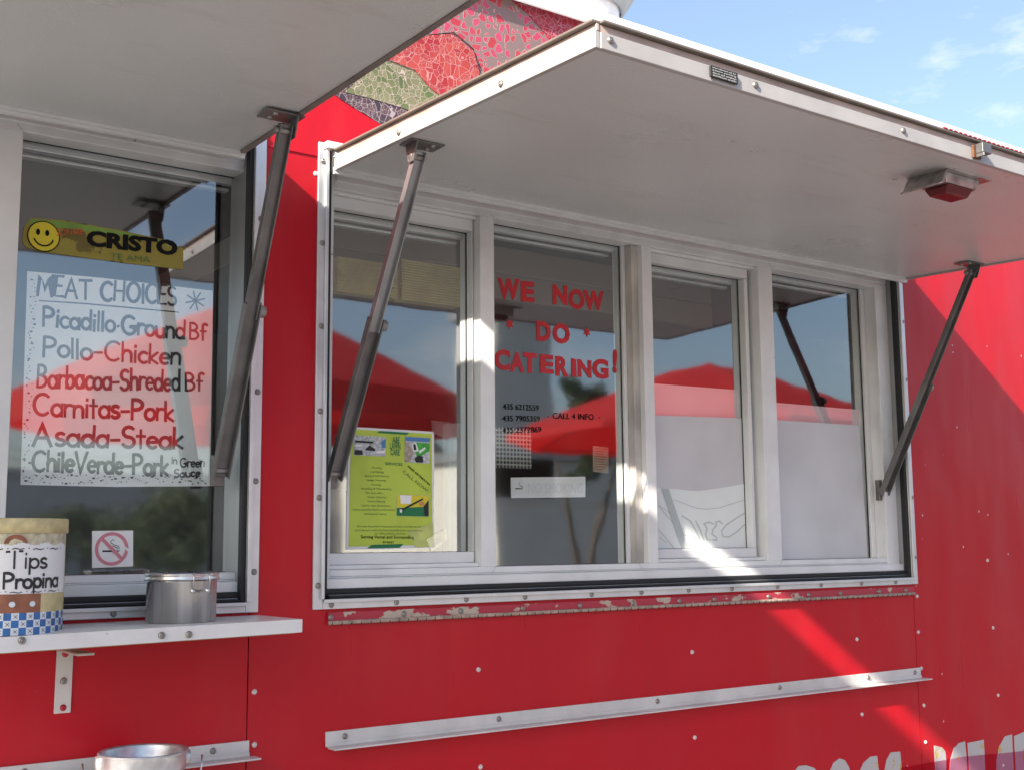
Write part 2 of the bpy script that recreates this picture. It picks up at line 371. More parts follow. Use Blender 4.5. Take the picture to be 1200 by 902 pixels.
def arc(cx, cy, rx, ry, a0, a1, n=9):
    return [(cx+rx*math.cos(R(a0+(a1-a0)*i/n)), cy+ry*math.sin(R(a0+(a1-a0)*i/n))) for i in range(n+1)]
XH = .58
G = {   # handwriting: strokes in a box of height 1, with the advance width
 'M': (.95, [[(0, 0), (.12, 1), (.42, .35), (.72, 1), (.85, 0)]]), 'E': (.62, [[(.5, 1), (0, 1), (0, 0), (.52, 0)], [(0, .52), (.42, .52)]]),
 'A': (.85, [[(0, 0), (.36, 1), (.72, 0)], [(.14, .38), (.6, .38)]]), 'T': (.8, [[(0, .97), (.72, 1)], [(.36, .98), (.36, 0)]]),
 'C': (.8, [arc(.42, .5, .4, .5, 50, 310, 14)]), 'H': (.8, [[(.04, 1), (.02, 0)], [(.62, 1), (.6, 0)], [(.02, .5), (.62, .5)]]),
 'O': (.9, [arc(.4, .5, .4, .5, 90, 446, 18)]), 'I': (.24, [[(.08, 1), (.08, 0)]]),
 'S': (.62, [arc(.28, .74, .25, .25, 40, 260, 9)+arc(.26, .25, .27, .25, 80, -150, 9)]),
 'P': (.66, [[(.04, 0), (.04, 1)], [(.04, 1)]+arc(.2, .74, .36, .26, 90, -90, 9)+[(.04, .48)]]),
 'B': (.68, [[(.04, 0), (.04, 1)], [(.04, 1)]+arc(.2, .77, .28, .23, 90, -90, 8)+[(.06, .54)]+arc(.2, .27, .36, .27, 90, -90, 8)+[(.04, 0)]]),
 'G': (.85, [arc(.42, .5, .4, .5, 50, 330, 14)+[(.78, .42), (.48, .42)]]), 'V': (.72, [[(0, 1), (.32, 0), (.66, 1)]]),
 'N': (.8, [[(0, 0), (.04, 1), (.6, 0), (.64, 1)]]), 'K': (.7, [[(.04, 1), (.04, 0)], [(.56, 1), (.06, .45), (.6, 0)]]),
 'a': (.58, [arc(.25, .28, .24, .28, 20, 340, 12), [(.49, XH), (.49, 0)]]), 'b': (.58, [[(.04, 1), (.04, 0)], arc(.27, .28, .23, .28, 170, -170, 12)]),
 'c': (.5, [arc(.27, .28, .25, .28, 50, 310, 10)]), 'd': (.6, [arc(.25, .28, .24, .28, 20, 340, 12), [(.5, 1), (.5, 0)]]),
 'e': (.54, [[(.03, .3), (.47, .32)]+arc(.26, .29, .23, .28, 15, 310, 12)]), 'f': (.42, [arc(.3, .84, .16, .16, 40, 180, 6)+[(.14, 0)], [(0, .54), (.34, .54)]]),
 'h': (.56, [[(.04, 1), (.04, 0)], [(.04, .35)]+arc(.26, .36, .21, .22, 160, 0, 7)+[(.47, 0)]]), 'i': (.22, [[(.07, XH), (.07, 0)], [(.07, .8), (.075, .86)]]),
 'k': (.52, [[(.04, 1), (.04, 0)], [(.42, XH), (.06, .24), (.44, 0)]]), 'l': (.22, [[(.07, 1), (.07, 0)]]),
 'n': (.56, [[(.04, XH), (.04, 0)], [(.04, .34)]+arc(.26, .36, .21, .22, 160, 0, 7)+[(.47, 0)]]), 'o': (.58, [arc(.27, .28, .25, .28, 90, 446, 14)]),
 'p': (.56, [[(.04, XH), (.04, -.34)], arc(.27, .28, .23, .28, 170, -170, 12)]), 'r': (.42, [[(.04, XH), (.04, 0)], [(.04, .34)]+arc(.26, .36, .21, .2, 160, 50, 6)]),
 's': (.46, [arc(.22, .43, .17, .15, 40, 260, 7)+arc(.2, .14, .19, .14, 80, -150, 7)]), 't': (.42, [[(.16, .9), (.16, 0)], [(0, .6), (.34, .6)]]),
 'u': (.56, [[(.04, XH)]+arc(.26, .22, .22, .22, 180, 360, 7)+[(.48, XH), (.48, 0)]]), '-': (.5, [[(.04, .36), (.38, .38)]]), '.': (.3, [[(.08, .3), (.12, .33)]]),
 ' ': (.45, []), ':': (.3, [[(.1, .2), (.11, .27)], [(.1, .7), (.11, .77)]]), '~': (.7, [[(0, .1), (.14, .3), (.4, .05), (.58, .25)]]),
}
def ribbon(bm, pts, wd, fn, off0=0., mi=0):
    n = len(pts); le, ri = [], []
    for i in range(n):
        a = Vector(pts[max(i-1, 0)]); b = Vector(pts[min(i+1, n-1)]); d = (b-a)
        d = d.normalized() if d.length > 1e-6 else Vector((1, 0)); nn = Vector((-d.y, d.x))
        if 0 < i < n-1:
            e1 = (Vector(pts[i])-a).normalized(); c = max(.45, abs(Vector((-e1.y, e1.x)).dot(nn))); k = 1/c
        else: k = .8
        p = Vector(pts[i]); 
        if i == 0: p = p - d*wd*.35
        if i == n-1: p = p + d*wd*.35
        o = off0 + i*2e-6
        le.append(bm.verts.new(fn(*(p+nn*wd*.5*k), o))); ri.append(bm.verts.new(fn(*(p-nn*wd*.5*k), o)))
    for i in range(n-1):
        f = bm.faces.new((le[i], ri[i], ri[i+1], le[i+1])); f.material_index = mi
def handwrite(name, body, m, parent, fn, width, height, pen, jit=.03):
    """body written by marker; fn(u, v, off) maps metres along and above the baseline to a point"""
    tot = sum(G[c][0] for c in body); sx = width/tot; bm = bmesh.new(); x = 0; k = 0
    for c in body:
        adv, strokes = G[c]; dy = random.uniform(-jit, jit); sl = random.uniform(-jit, jit)
        for st in strokes:
            k += 1; ribbon(bm, [((x+p[0]*.95+sl*p[1])*sx, (p[1]*(1+dy)+dy)*height) for p in st], pen*random.uniform(.85, 1.1), fn, k*4e-5)
        x += adv
    return finish_flat(bm, name, m, parent)
def finish_flat(bm, name, m, parent):
    me = bpy.data.meshes.new(name); bm.to_mesh(me); bm.free()
    for q in (m if isinstance(m, (list, tuple)) else [m]): me.materials.append(q)
    o = bpy.data.objects.new(name, me); COL.objects.link(o)
    if parent: o.parent = parent; o.matrix_parent_inverse = pinv(parent)
    return o
def px_hand(name, body, m, parent, p0, p1, cap, y, pen, jit=.03):
    a, b = at(*p0, y), at(*p1, y); h = at(p0[0], p0[1]-cap, y).z - a.z; wd = b.x-a.x; s = (b.z-a.z)/wd
    return handwrite(name, body, m, parent, lambda u, v, o: (a.x+u, y-o, a.z+v+u*s), wd, h, pen, jit)
def px_poly(mb, pts, y0, y1, mi=0):
    q = [at(*p, y0) for p in pts]; mb.prism([(v.x, v.z) for v in q], y0, y1, mi)
def disc_pts(cx, cz, r_, n=24, a0=0, a1=360): return [(cx+r_*math.cos(R(a0+(a1-a0)*k/n)), cz+r_*math.sin(R(a0+(a1-a0)*k/n))) for k in range(n)]

# ================================================================== SETTING
g = MB(); g.face([(-400, -400, 0), (400, -400, 0), (400, 400, 0), (-400, 400, 0)])
m = mat('pale_gravel_and_concrete', (.19, .188, .186), .9, var=.25, vscale=.6, bump=.5, bscale=8)
tag(g.build('ground', m), kind='structure')
g = MB(); g.face([(-400, -21, .004), (400, -21, .004), (400, -13.5, .004), (-400, -13.5, .004)])
tag(g.build('road', mat('asphalt', (.055, .055, .058), .85, var=.2, vscale=.8)), kind='structure')
g = MB()
for k in range(40):
    x0 = -100+k*5
    g.face([(x0, -17.3, .008), (x0+2.4, -17.3, .008), (x0+2.4, -17.18, .008), (x0, -17.18, .008)])
tag(g.build('road_markings', mat('yellow_road_paint', (.62, .48, .1), .7, var=.1)), kind='structure')
g = MB()
hp = [(-260, 0)]
for i in range(53): hp.append((-260+i*10, 13+7*math.sin(i*.55)+4*math.sin(i*1.37+1)))
hp.append((260, 0))
for (x0, z0), (x1, z1) in zip(hp[1:-2], hp[2:-1]):
    g.face([(x0, -150, 0), (x1, -150, 0), (x1, -190, z1), (x0, -190, z0)]); g.face([(x0, -190, z0), (x1, -190, z1), (x1, -240, 0), (x0, -240, 0)])
tag(g.build('hills', mat('dry_hillside', (.16, .14, .12), .95, var=.3, vscale=.05)), kind='structure')

# ================================================================== TRUCK
truck = empty('food_truck', (1.6, 1.0, 0), 'red food truck with two propped open white awnings over sliding service windows', 'food truck')
XL, XR, ZT, ZB = -1.6, 5.6, 2.785, .42        # ends, roofline and bottom of the wall
OPEN = [(-1.02, .943, 1.392, 2.32), (1.107, 3.010, 1.392, 2.32)]
mb = MB(); xs = sorted({XL, XR, .953, 3.018}|{v for o in OPEN for v in o[:2]})
for x0, x1 in zip(xs, xs[1:]):
    op = [o for o in OPEN if o[0] <= x0+1e-6 and x1 <= o[1]+1e-6]
    lo = [(ZB, ZT)] if not op else [(ZB, op[0][2]), (op[0][3], ZT)]
    for z0, z1 in lo: mb.box(x0+(.0012 if x0 in (.953, 3.018) else 0), x1-(.0012 if x1 in (.953, 3.018) else 0), 0, .05, z0, z1)
bmesh.ops.remove_doubles(mb.bm, verts=mb.bm.verts, dist=1e-5)
wall = mb.build('body_panel', M['red'], truck)
# lapped edge of the upper sheet: a thin second skin above the windows
mb = MB()
mb.hexa([(-1.5, -.0026, 2.3375), (-1.5, -.0002, 2.42), (-1.5, -.0001, 2.42), (-1.5, -.0001, 2.3375)], [(.9684, -.0026, 2.3375), (.9684, -.0002, 2.42), (.9684, -.0001, 2.42), (.9684, -.0001, 2.3375)])
mb.hexa([(.9686, -.0026, 2.3045), (.9686, -.0002, 2.42), (.9686, -.0001, 2.42), (.9686, -.0001, 2.3045)], [(1.0835, -.0026, 2.3045), (1.0835, -.0002, 2.42), (1.0835, -.0001, 2.42), (1.0835, -.0001, 2.3045)])
mb.hexa([(1.0837, -.0026, 2.3375), (1.0837, -.0002, 2.42), (1.0837, -.0001, 2.42), (1.0837, -.0001, 2.3375)], [(3.06, -.0026, 2.3375), (3.06, -.0002, 2.42), (3.06, -.0001, 2.42), (3.06, -.0001, 2.3375)])
mb.build('lap_seam', M['red'], truck, .0015)
mb = MB(); mb.box(XL, XL+.05, .051, 2.2, ZB, ZT); mb.box(XR-.05, XR, .051, 2.2, ZB, ZT); [mb.box(a_, b_, 2.15, 2.2, c_, d_) for a_, b_, c_, d_ in ((XL+.051, -1.3, ZB, ZT), (.5, XR-.051, ZB, ZT), (-1.3, .5, ZB, 1.1), (-1.3, .5, 2.4, ZT))]  # unseen opening at the back, added to let daylight into the kitchen
mb.build('side_wall', M['redplain'], truck)
mb = MB(); mb.box(XL+.05, XR-.05, .051, 2.149, 2.74, 2.784); mb.build('roof', M['white'], truck)
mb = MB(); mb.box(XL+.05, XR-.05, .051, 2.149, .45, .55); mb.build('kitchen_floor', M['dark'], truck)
mb = MB(); mb.box(XL+.3, XR-.3, .3, 1.9, .25, .41)
mb.build('chassis', M['black'], truck, .01)
for x in (1.2, 2.1):
    for y in (.28, 1.92):
        t = MB(); t.lathe([(.12, -.1), (.29, -.1), (.33, -.06), (.33, .06), (.29, .1), (.12, .1)], (x, y, .33), 32, Vector((0, 1, 0))); tw = t.build('wheel', M['rubber'], truck)
        t = MB(); t.lathe([(.001, -.07), (.1, -.085), (.19, -.06), (.2, .06), (.001, .07)], (x, y, .33), 32, Vector((0, 1, 0))); t.build('rim', M['steel'], tw)
mb = MB(); mb.box(XL-.01, XR+.01, -.022, .012, 2.786, 2.812); mb.box(XL-.01, XR+.01, -.03, -.022, 2.772, 2.812)
mb.build('roof_edge', M['white'], truck, .004)
# roof fan: an upblast exhaust with a flared bowl
mb = MB(); c = at(668, 20, .55); VX, VY = c.x, .55
mb.lathe([(.0, .0), (.152, .0), (.152, .50), (.14, .52), (.0, .52)], (VX, VY, 2.8)); vent = mb.build('roof_vent', M['white'], truck)
mb = MB(); mb.lathe([(.158, .315), (.165, .315), (.235, .42), (.30, .56), (.305, .58), (.295, .58), (.228, .43), (.16, .33)], (VX, VY, 2.8)); mb.build('vent_bowl', M['jamb'], vent)  # darker grey stands in for the shade under the bowl

# printed vinyl on the upper wall, cracked by the sun
PATCH = [
    ('dark', [(330, 60), (400, 117), (450, 148), (560, 180), (700, 190), (760, 60), (690, 24), (600, 0), (470, -35), (380, -20)], crackle('cracked_dark_vinyl', ((.05, .03, .04), (.04, .025, .035), (.1, .05, .06)), (.32, .27, .28), 58, .022)),
    ('green', [(404, 108), (425, 90), (452, 72), (480, 74), (500, 84), (530, 104), (525, 125), (500, 138), (470, 126), (436, 116)], crackle('cracked_green_vinyl', ((.12, .16, .05), (.06, .09, .03), (.22, .20, .12)), (.42, .33, .28), 62, .024)),
    ('flakes', [(500, 41), (530, 10), (560, -14), (600, 1), (688, 26), (640, 100), (562, 112), (566, 84), (556, 58), (532, 38)], crackle('flaking_red_vinyl', ((.38, .03, .05), (.34, .05, .04), (.45, .06, .13)), (.48, .27, .27), 48, .028, peel=(.20, .135, .13), dens=.24)),
    ('tomato', [(455, 70), (470, 55), (500, 42), (530, 40), (555, 60), (562, 85), (556, 108), (530, 122), (505, 104), (486, 82)], crackle('cracked_tomato_vinyl', ((.34, .03, .03), (.42, .08, .06), (.28, .012, .02)), (.46, .22, .22), 56, .020)),
    ('crimson', [(600, 1), (690, 27), (760, 60), (720, 120), (640, 100), (656, 70), (640, 40), (618, 16)], crackle('cracked_crimson_vinyl', ((.26, .008, .025), (.22, .012, .03), (.32, .02, .04)), (.44, .23, .26), 62, .022)),
]
vg = None
for i, (nm, pts, m_) in enumerate(PATCH):
    mb = MB(); px_poly(mb, pts, -.002-.0012*i, -.0001-.0001*i if i == 0 else -.0016-.0012*(i-1))
    o = mb.build('vinyl_graphic' if i == 0 else 'vinyl_shape', m_, vg or truck)
    vg = vg or o

# screws ------------------------------------------------------------
def screw_mesh(name, r_, h, m_, axis=Vector((0, -1, 0))):
    mb = MB(); mb.lathe([(0, h), (r_*.35, h), (r_*.36, h*.55), (r_*.42, h*.55), (r_*.45, h), (r_*.75, h*.85), (r_, h*.15), (r_, -.001)], (0, 0, 0), 12, axis)
    o = mb.build(name, m_); me = o.data; bpy.data.objects.remove(o); return me
SCREW = screw_mesh('screw', .0062, .004, M['screw']); RIVET = screw_mesh('rivet', .0056, .0036, M['rivet'])
def put(name, me, parent, p):
    o = bpy.data.objects.new(name, me); COL.objects.link(o); o.parent = parent; o.matrix_parent_inverse = pinv(parent); o.location = p; o.rotation_euler = (0, random.uniform(0, 3), 0); return o
for p in ((560.5, 784), (563, 898), (811, 763.5), (814, 863.5), (1004, 748.5), (1010, 836.5), (1157, 656), (1163.5, 735), (1169.5, 814), (1074.5, 698), (1076, 740), (1079.5, 782.5), (1082.5, 826), (1084.5, 869), (298, 810), (298, 872), (1175, 896), (370, 204), (616, 15)):
    put('rivet', RIVET, wall, at(*p, 0))

# window unit -------------------------------------------------------
YF, YS, YG = .034, .058, .085          # faces of frame, sash and glass
def unit(dx, right_gap, xin):
    """sliding window set: four lights; dx moves it along the wall, right_gap narrows the right jamb"""
    X = lambda px, py, y: at(px, py, y).x+dx
    zt2, zb2 = at(579.2, 259.2, YS).z, at(650, 661.5, YS).z            # fixed lights
    zt1, zb1 = at(470, 261, YG).z, at(470, 646.7, YG).z                # sliders
    x_open0, x_open1 = xin
    top, bot = 2.318, 1.412
    L1 = X(389, 450, YF); D1a, D1b = X(562.7, 300, YF), X(579.0, 300, YF)
    P1r = X(553.2, 275, YS)
    P2r = X(727.6, 287, YG-.01); M0, M1 = X(740.5, 300, YF+.012), X(752, 300, YF); D2b = X(763.6, 315, YF)
    P3r = X(872, 331.5, YS); D3a, D3b = X(888.5, 330, YF), X(904.5, 323.4, YF)
    P4r = X(1004, 337.2, YG); XE = P4r + right_gap
    f = MB()
    f.box(x_open0+.016, L1, YF, .115, bot, top)
    f.box(D1a, D1b, YF, .115, zb2, zt2); f.box(M1, D2b, YF, .115, zb2, zt2); f.box(D3a, D3b, YF, .115, zb2, zt2)
    f.box(L1, XE, YF, .115, zt2, top)                                   # head
    f.box(L1, XE, YF, .115, bot+.021, zb2)                              # sill rail
    f.box(x_open0+.016, XE+.003, YF-.016, YF-.0005, bot, bot+.019)      # projecting sill lip
    f.box(L1, XE, YF-.0005, .115, bot, bot+.0205)
    f.box(P4r+.018, XE, YF+.004, .115, zb2, zt2)
    f.box(P4r+.016, XE+.004, YF-.002, YF+.003, zb2-.02, zt2+.01)         # right jamb cover
    for z in (zt2+.016, ): f.box(L1+.004, XE-.02, YF-.003, YF-.0006, z, z+.018)   # moulded step in the head
    win = f.build('serving_window', M['vinyl'], truck, .0022)
    for a, b, z0, z1 in ((P2r, M0, zb2, zt2), (P4r, P4r+.017, zb2, zt2)):          # fixed light stiles
        s = MB(); s.box(a, b, YG-.013, .112, z0, z1); s.build('window_stile', M['vinyl2'], win, .0022)
    s = MB(); s.box(M0+.0005, M1-.0005, YF+.016, .112, zb2, zt2-.001); s.build('window_mullion', M['groove'], win, .0015)
    for a, b, lo in ((L1, P1r, D1a), (D2b, P3r, D3a)):                             # sliding sashes
        s = MB(); e = min(b+.014, lo-.004)
        s.box(a+.0005, e, YS, .11, zt1, zt1+.026); s.box(a+.0005, e, YS, .11, zb1-.024, zb1)
        s.box(b, e, YS+.0004, .11, zb1+.0004, zt1-.0004); s.box(a+.0005, a+.006, YS+.0004, .11, zb1+.0004, zt1-.0004)
        s.build('sliding_sash', M['vinyl2'], win, .0025)
        t = MB(); t.box(a+.0008, lo-.0005, YF+.010, .108, zb2+.0003, zb1-.0245); t.build('sash_track', M['vinyl'], win, .0018)
        t = MB(); t.box(a+.0008, lo-.0005, YF+.012, .108, zt1+.0265, zt2-.0003)
        t.build('sash_track', M['vinyl'], win, .0018)
        q = MB(); q.box(e+.0005, lo-.0005, YS+.03, .1085, zb1-.0244, zt1+.0264); q.build('track_gap', M['rubber'], win)
    for a, b, z0, z1 in ((L1, P1r, zb1, zt1), (D1b, P2r, zb2, zt2), (D2b, P3r, zb1, zt1), (D3b, P4r, zb2, zt2)):
        p = MB(); p.box(a+.0008, b-.0004, YG, YG+.005, z0+.0004, z1-.0004)
        for fc in p.bm.faces:
            if fc.calc_center_median().y > YG+.0001: fc.material_index = 1
        p.build('glass_pane', [M['glass'], M['glassback']], win)
        k = MB(); w_ = .0016                                              # black glazing bead round each light
        k.box(a+.0004, a+w_, YG-.004, YG-.0003, z0, z1); k.box(b-w_, b, YG-.004, YG-.0003, z0, z1)
        k.box(a+w_, b-w_, YG-.004, YG-.0003, z1-w_*.9, z1); k.box(a+w_, b-w_, YG-.004, YG-.0003, z0, z0+w_*.6)
        k.build('glazing_bead', M['rubber'], win)
        k = MB(); k.box(a+.001, b-.001, .096, .112, z1-.012, z1-.0005, 0); k.box(a+.001, b-.001, .12, .14, z1-.020, z1-.013, 0)
        k.build('inner_head_bar', M['alu'], win, .002)
    for z in (zb2-.0135, ):                                             # groove shade laid on the sill rail as a dark strip, mitred corners
        k = MB(); k.box(L1+.001, XE-.001, YF-.0007, YF-.0002, z, z+.0008); k.build('sill_shadow_line', M['jamb'], win)
    for cx_, cz_, sx, sz_ in ((D1b, zb2, -1, -1), (D1b, zt2, -1, 1), (D3b, zb2, -1, -1), (D3b, zt2, -1, 1), (M0-.012, zb2, 1, -1), (P4r+.02, zb2, 1, -1)):
        k = MB(); e_ = .0125; k.prism([(cx_, cz_), (cx_+.0008*sx, cz_), (cx_+e_*sx, cz_+e_*sz_), (cx_+(e_-.0008)*sx, cz_+e_*sz_)], YF-.0011, YF-.0008); k.build('mitre_joint', M['jamb'], win)
    # rubber seals and grey aluminium jamb between window and wall opening
    s = MB()
    s.box(x_open0+.0005, x_open0+.0155, .006, .10, bot-.012, top); s.box(XE+.0045, XE+.012, .024, .11, bot-.004, top)
    s.box(x_open0+.016, x_open1-.001, .010, .05, bot-.0105, bot-.0005)
    s.box(x_open1-.010, x_open1-.0005, -.004, .014, 1.3935, top); s.box(x_open0+.016, x_open1-.0105, -.004, .012, 1.3935, 1.3985)
    s.build('rubber_seal', M['rubber'], win, .002)
    j = MB(); j.box(XE+.0125, x_open1-.0005, .030, .10, bot-.01, top); j.box(x_open1-.006, x_open1+.0, .015, .0985, bot-.012, top)
    j.box(x_open0+.017, x_open1-.012, .002, .05, 1.399, 1.4008)
    j.build('jamb_channel', M['jamb'], win, .0015)
    # screwed aluminium trim on the wall
    T = .036 if dx == 0 else .036
    x0, x1, z0, z1 = x_open0-.022, x_open1+.026, 1.373, 2.336
    t = MB()
    for (ax0, ax1, az0, az1, lip) in ((x0, x_open0, z0, z1, 'r'), (x_open1, x1, z0, z1, 'l')):
        t.box(ax0, ax1, -.006, -.0005, az0, az1)
        if lip == 'r': t.box(ax1-.007, ax1+.0005, -.013, -.0062, az0+.02, az1)
        else: t.box(ax0-.0005, ax0+.008, -.013, -.0062, az0+.02, az1)
    t.box(x_open0+.0004, x_open1-.0004, -.006, -.0005, z0, 1.3915); t.box(x_open0+.0004, x_open1-.0004, -.013, -.0062, 1.3855, 1.3930)
    tr = t.build('window_trim', M['alu'], win, .0012)
    for i in range(12):
        u = x0+.045+(x1-x0-.06)*i/11.5
        put('screw', SCREW, win, (u+random.uniform(-.02, .02), -.006, z0+.0085))
    for i in range(6):
        zz = 1.40+i*.175
        put('screw', SCREW, win, (x0+.011, -.006, zz+.02)); put('screw', SCREW, win, (x1-.010, -.006, zz+.05))
    return win
unit(0, .098, OPEN[1][:2])
unit(-1.993, .034, OPEN[0][:2])

# awnings -----------------------------------------------------------
def awning(x0, x1, z0, full, shade_mi=0, drop=.036):
    """flap hinged at the head of the opening, propped out almost level"""
    Yo = -.872
    und = lambda y: z0 - drop*(y/Yo)            # underside height
    a = MB()
    a.hexa([(x0+.012, -.008, und(0)+.003), (x0+.012, Yo+.012, und(Yo)+.003), (x0+.012, Yo+.012, und(Yo)+.036), (x0+.012, -.008, und(0)+.030)],
           [(x1-.012, -.008, und(0)+.003), (x1-.012, Yo+.012, und(Yo)+.003), (x1-.012, Yo+.012, und(Yo)+.036), (x1-.012, -.008, und(0)+.030)])
    aw = a.build('awning', M['awning'], truck)
    e = MB()                                     # rim: an aluminium angle round three sides
    def rim(p, q, out, shade_mi=0):
        p, q, out = Vector(p), Vector(q), Vector(out)
        for (o0, o1, h0, h1, mi) in ((0, .010, 0, .027, 0), (.001, .007, .0275, .0395, 1), (-.002, .016, .040, .0445, 2)):
            e.hexa([p+out*o0+Vector((0, 0, h0)), p+out*o1+Vector((0, 0, h0)), p+out*o1+Vector((0, 0, h1)), p+out*o0+Vector((0, 0, h1))],
                   [q+out*o0+Vector((0, 0, h0)), q+out*o1+Vector((0, 0, h0)), q+out*o1+Vector((0, 0, h1)), q+out*o0+Vector((0, 0, h1))], shade_mi or mi)
    rim((x0+.012, Yo+.0125, und(Yo)), (x1-.012, Yo+.0125, und(Yo)), (0, -1, 0))
    rim((x0+.0115, -.01, und(0)-.003), (x0+.0115, Yo+.004, und(Yo)), (-1, 0, 0)); rim((x1-.0115, -.01, und(0)-.003), (x1-.0115, Yo+.004, und(Yo)), (1, 0, 0), shade_mi)
    e.build('awning_rim', [M['rim'], M['rimband'], M['topsheet'], M['shaderim']], aw, .0012)
    h = MB(); h.box(x0, x1, -.020, -.0065, z0-.004, z0+.0025); h.box(x0, x1, -.016, -.007, z0-.011, z0-.0045)
    h.tube([(x0, -.012, z0+.032), (x1, -.012, z0+.032)], .007)
    h.box(x0-.02, x1, -.0225, -.0007, z0+.040, z0+.0545); h.box(x0, x1, -.0062, -.0009, z0-.003, z0+.0395)
    h.build('awning_hinge', M['vinyl2'], aw)
    for i, px_ in enumerate(([.03, .35, .75, 1.2, 1.6]) if full else [.4, 1.0, 1.6]):
        put('screw', SCREW, aw, (x0+px_, Yo+.0025, und(Yo)+.017))
    if full:
        for q in (.28, .62):
            o = put('screw', SCREW, aw, (x0+.0015, -q, und(-q)+.012)); o.rotation_euler = (0, 0, -math.pi/2)
    return aw, und, Yo
def strut(aw, top, bot, side, two=True):
    """prop: slim rail sliding in a wider channel, with its bracket under the flap"""
    top, bot = Vector(top), Vector(bot); mid = top.lerp(bot, .50)
    s = MB(); X = Vector((1, 0, 0)); d = (bot-top).normalized(); n = d.cross(X).normalized()
    s.bar(top, mid+d*.03, .021, .006, mi=1)
    for e in (-1, 1): s.bar(top+X*e*.0112+n*.0045, mid+d*.03+X*e*.0112+n*.0045, .0026, .015, mi=1)
    s.bar(mid, bot+d*.012, .027, .0035)
    for e in (-1, 1): s.bar(mid+X*e*.0148+n*.0062, bot+d*.012+X*e*.0148+n*.0062, .003, .018)
    # catch, slot and pivot bolts
    s.lathe([(0, .013), (.011, .013), (.013, .0), (0, 0)], mid+d*.015+X*.016, 18, X, mi=2)
    s.bar(mid+d*.05-n*.003, mid+d*.075-n*.003, .008, .0025, mi=3)
    s.lathe([(0, .006), (.006, .006), (.006, -.004)], mid+d*.022-n*.001, 10, -n, mi=2)
    s.lathe([(0, .006), (.006, .005), (.007, -.03), (0, -.03)], bot+X*.016, 12, X, mi=2)
    s.lathe([(0, .006), (.007, .005), (.007, -.03), (0, -.03)], top+X*.012+d*.012, 12, X, mi=2)
    s.build('strut', [M['strut'], M['strutlight'] if two else M['strut'], M['screw'], M['black']], aw, .0008)
    b = MB(); zt = top.z+.012
    b.box(top.x-.03 if side > 0 else top.x-.045, top.x+.045 if side > 0 else top.x+.03, top.y-.024, top.y+.024, zt, zt+.003)
    bx = top.x-side*.0165
    b.prism([(0, 0)], 0, 0) if False else b.hexa([(bx-.0015, top.y-.022, zt), (bx-.0015, top.y+.022, zt), (bx-.0015, top.y+.012, zt-.036), (bx-.0015, top.y-.008, zt-.036)],
                                                  [(bx+.0015, top.y-.022, zt), (bx+.0015, top.y+.022, zt), (bx+.0015, top.y+.012, zt-.036), (bx+.0015, top.y-.008, zt-.036)])
    for q in (-1, 1): b.lathe([(0, .004), (.005, .0035), (.006, 0)], (top.x+side*.024, top.y+q*.012, zt), 10, Vector((0, 0, -1)), mi=1)
    b.build('bracket', [M['strut'], M['screw']], aw, .0008)
    f = MB(); f.box(bot.x-.012, bot.x+.012, bot.y+.006, bot.y+.02, bot.z-.03, bot.z+.03); f.build('strut_foot', M['strut'], aw, .001)
aw, und, Yo = awning(1.117, 3.045, 2.281, True)
strut(aw, (1.168, -.272, 2.256), (1.150, .036, 1.647), 1)
strut(aw, (2.990, -.268, 2.256), (2.952, .036, 1.647), -1, False)
# maker's plate on the rim
mb = MB(); a, b = at(837, 78, -.8825), at(869, 98, -.8825); mb.box(a.x, b.x, Yo-.0028, Yo+.001, und(Yo)+.006, und(Yo)+.025); pl = mb.build('maker_plate', M['black'], aw, .0006)
zc = und(Yo)+.0205
for k in range(4): flat_text('plate_lettering', ('manufactured by', 'patent pending', 'doors and windows', 'aluminium works')[k], M['label'], aw, (a.x+.004, zc-k*.0042), (b.x-a.x-.008, 0), (0, .0028), Yo-.0030)
# clearance lamp under the flap
lc = Vector((2.155, -.752, und(-.752)))
mb = MB(); mb.box(lc.x-.05, lc.x+.10, lc.y-.055, lc.y+.05, lc.z-.002, lc.z+.003)
prof = [(-.05, .0), (-.058, -.006), (-.072, -.030), (-.082, -.034), (-.082, -.038), (-.069, -.034), (-.052, -.008)]
mb.hexa([(lc.x+u, lc.y-.05, lc.z+v) for u, v in prof], [(lc.x+u, lc.y+.045, lc.z+v) for u, v in prof])
mb.hexa([(lc.x-.045, lc.y-.04, lc.z-.002), (lc.x+.075, lc.y-.04, lc.z-.002), (lc.x+.068, lc.y-.035, lc.z-.022), (lc.x-.035, lc.y-.035, lc.z-.022)],
        [(lc.x-.045, lc.y+.036, lc.z-.002), (lc.x+.075, lc.y+.036, lc.z-.002), (lc.x+.068, lc.y+.030, lc.z-.022), (lc.x-.035, lc.y+.030, lc.z-.022)])
lamp = mb.build('marker_lamp', M['chrome'], aw, .0015); lamp['label'] = 'dirty red and chrome clearance lamp'
mb = MB(); mb.hexa([(lc.x-.025, lc.y-.033, lc.z-.0225), (lc.x+.062, lc.y-.033, lc.z-.0225), (lc.x+.055, lc.y-.022, lc.z-.040), (lc.x-.02, lc.y-.022, lc.z-.040)],
                   [(lc.x-.025, lc.y+.028, lc.z-.0225), (lc.x+.062, lc.y+.028, lc.z-.0225), (lc.x+.055, lc.y+.018, lc.z-.040), (lc.x-.02, lc.y+.018, lc.z-.040)])
mb.build('lamp_lens', M['lens'], aw, .003)
mb = MB()
for dy in (-.024, .006): mb.box(lc.x+.069, lc.x+.078, lc.y+dy, lc.y+dy+.018, lc.z-.020, lc.z-.004)
mb.build('lamp_socket', M['black'], aw)
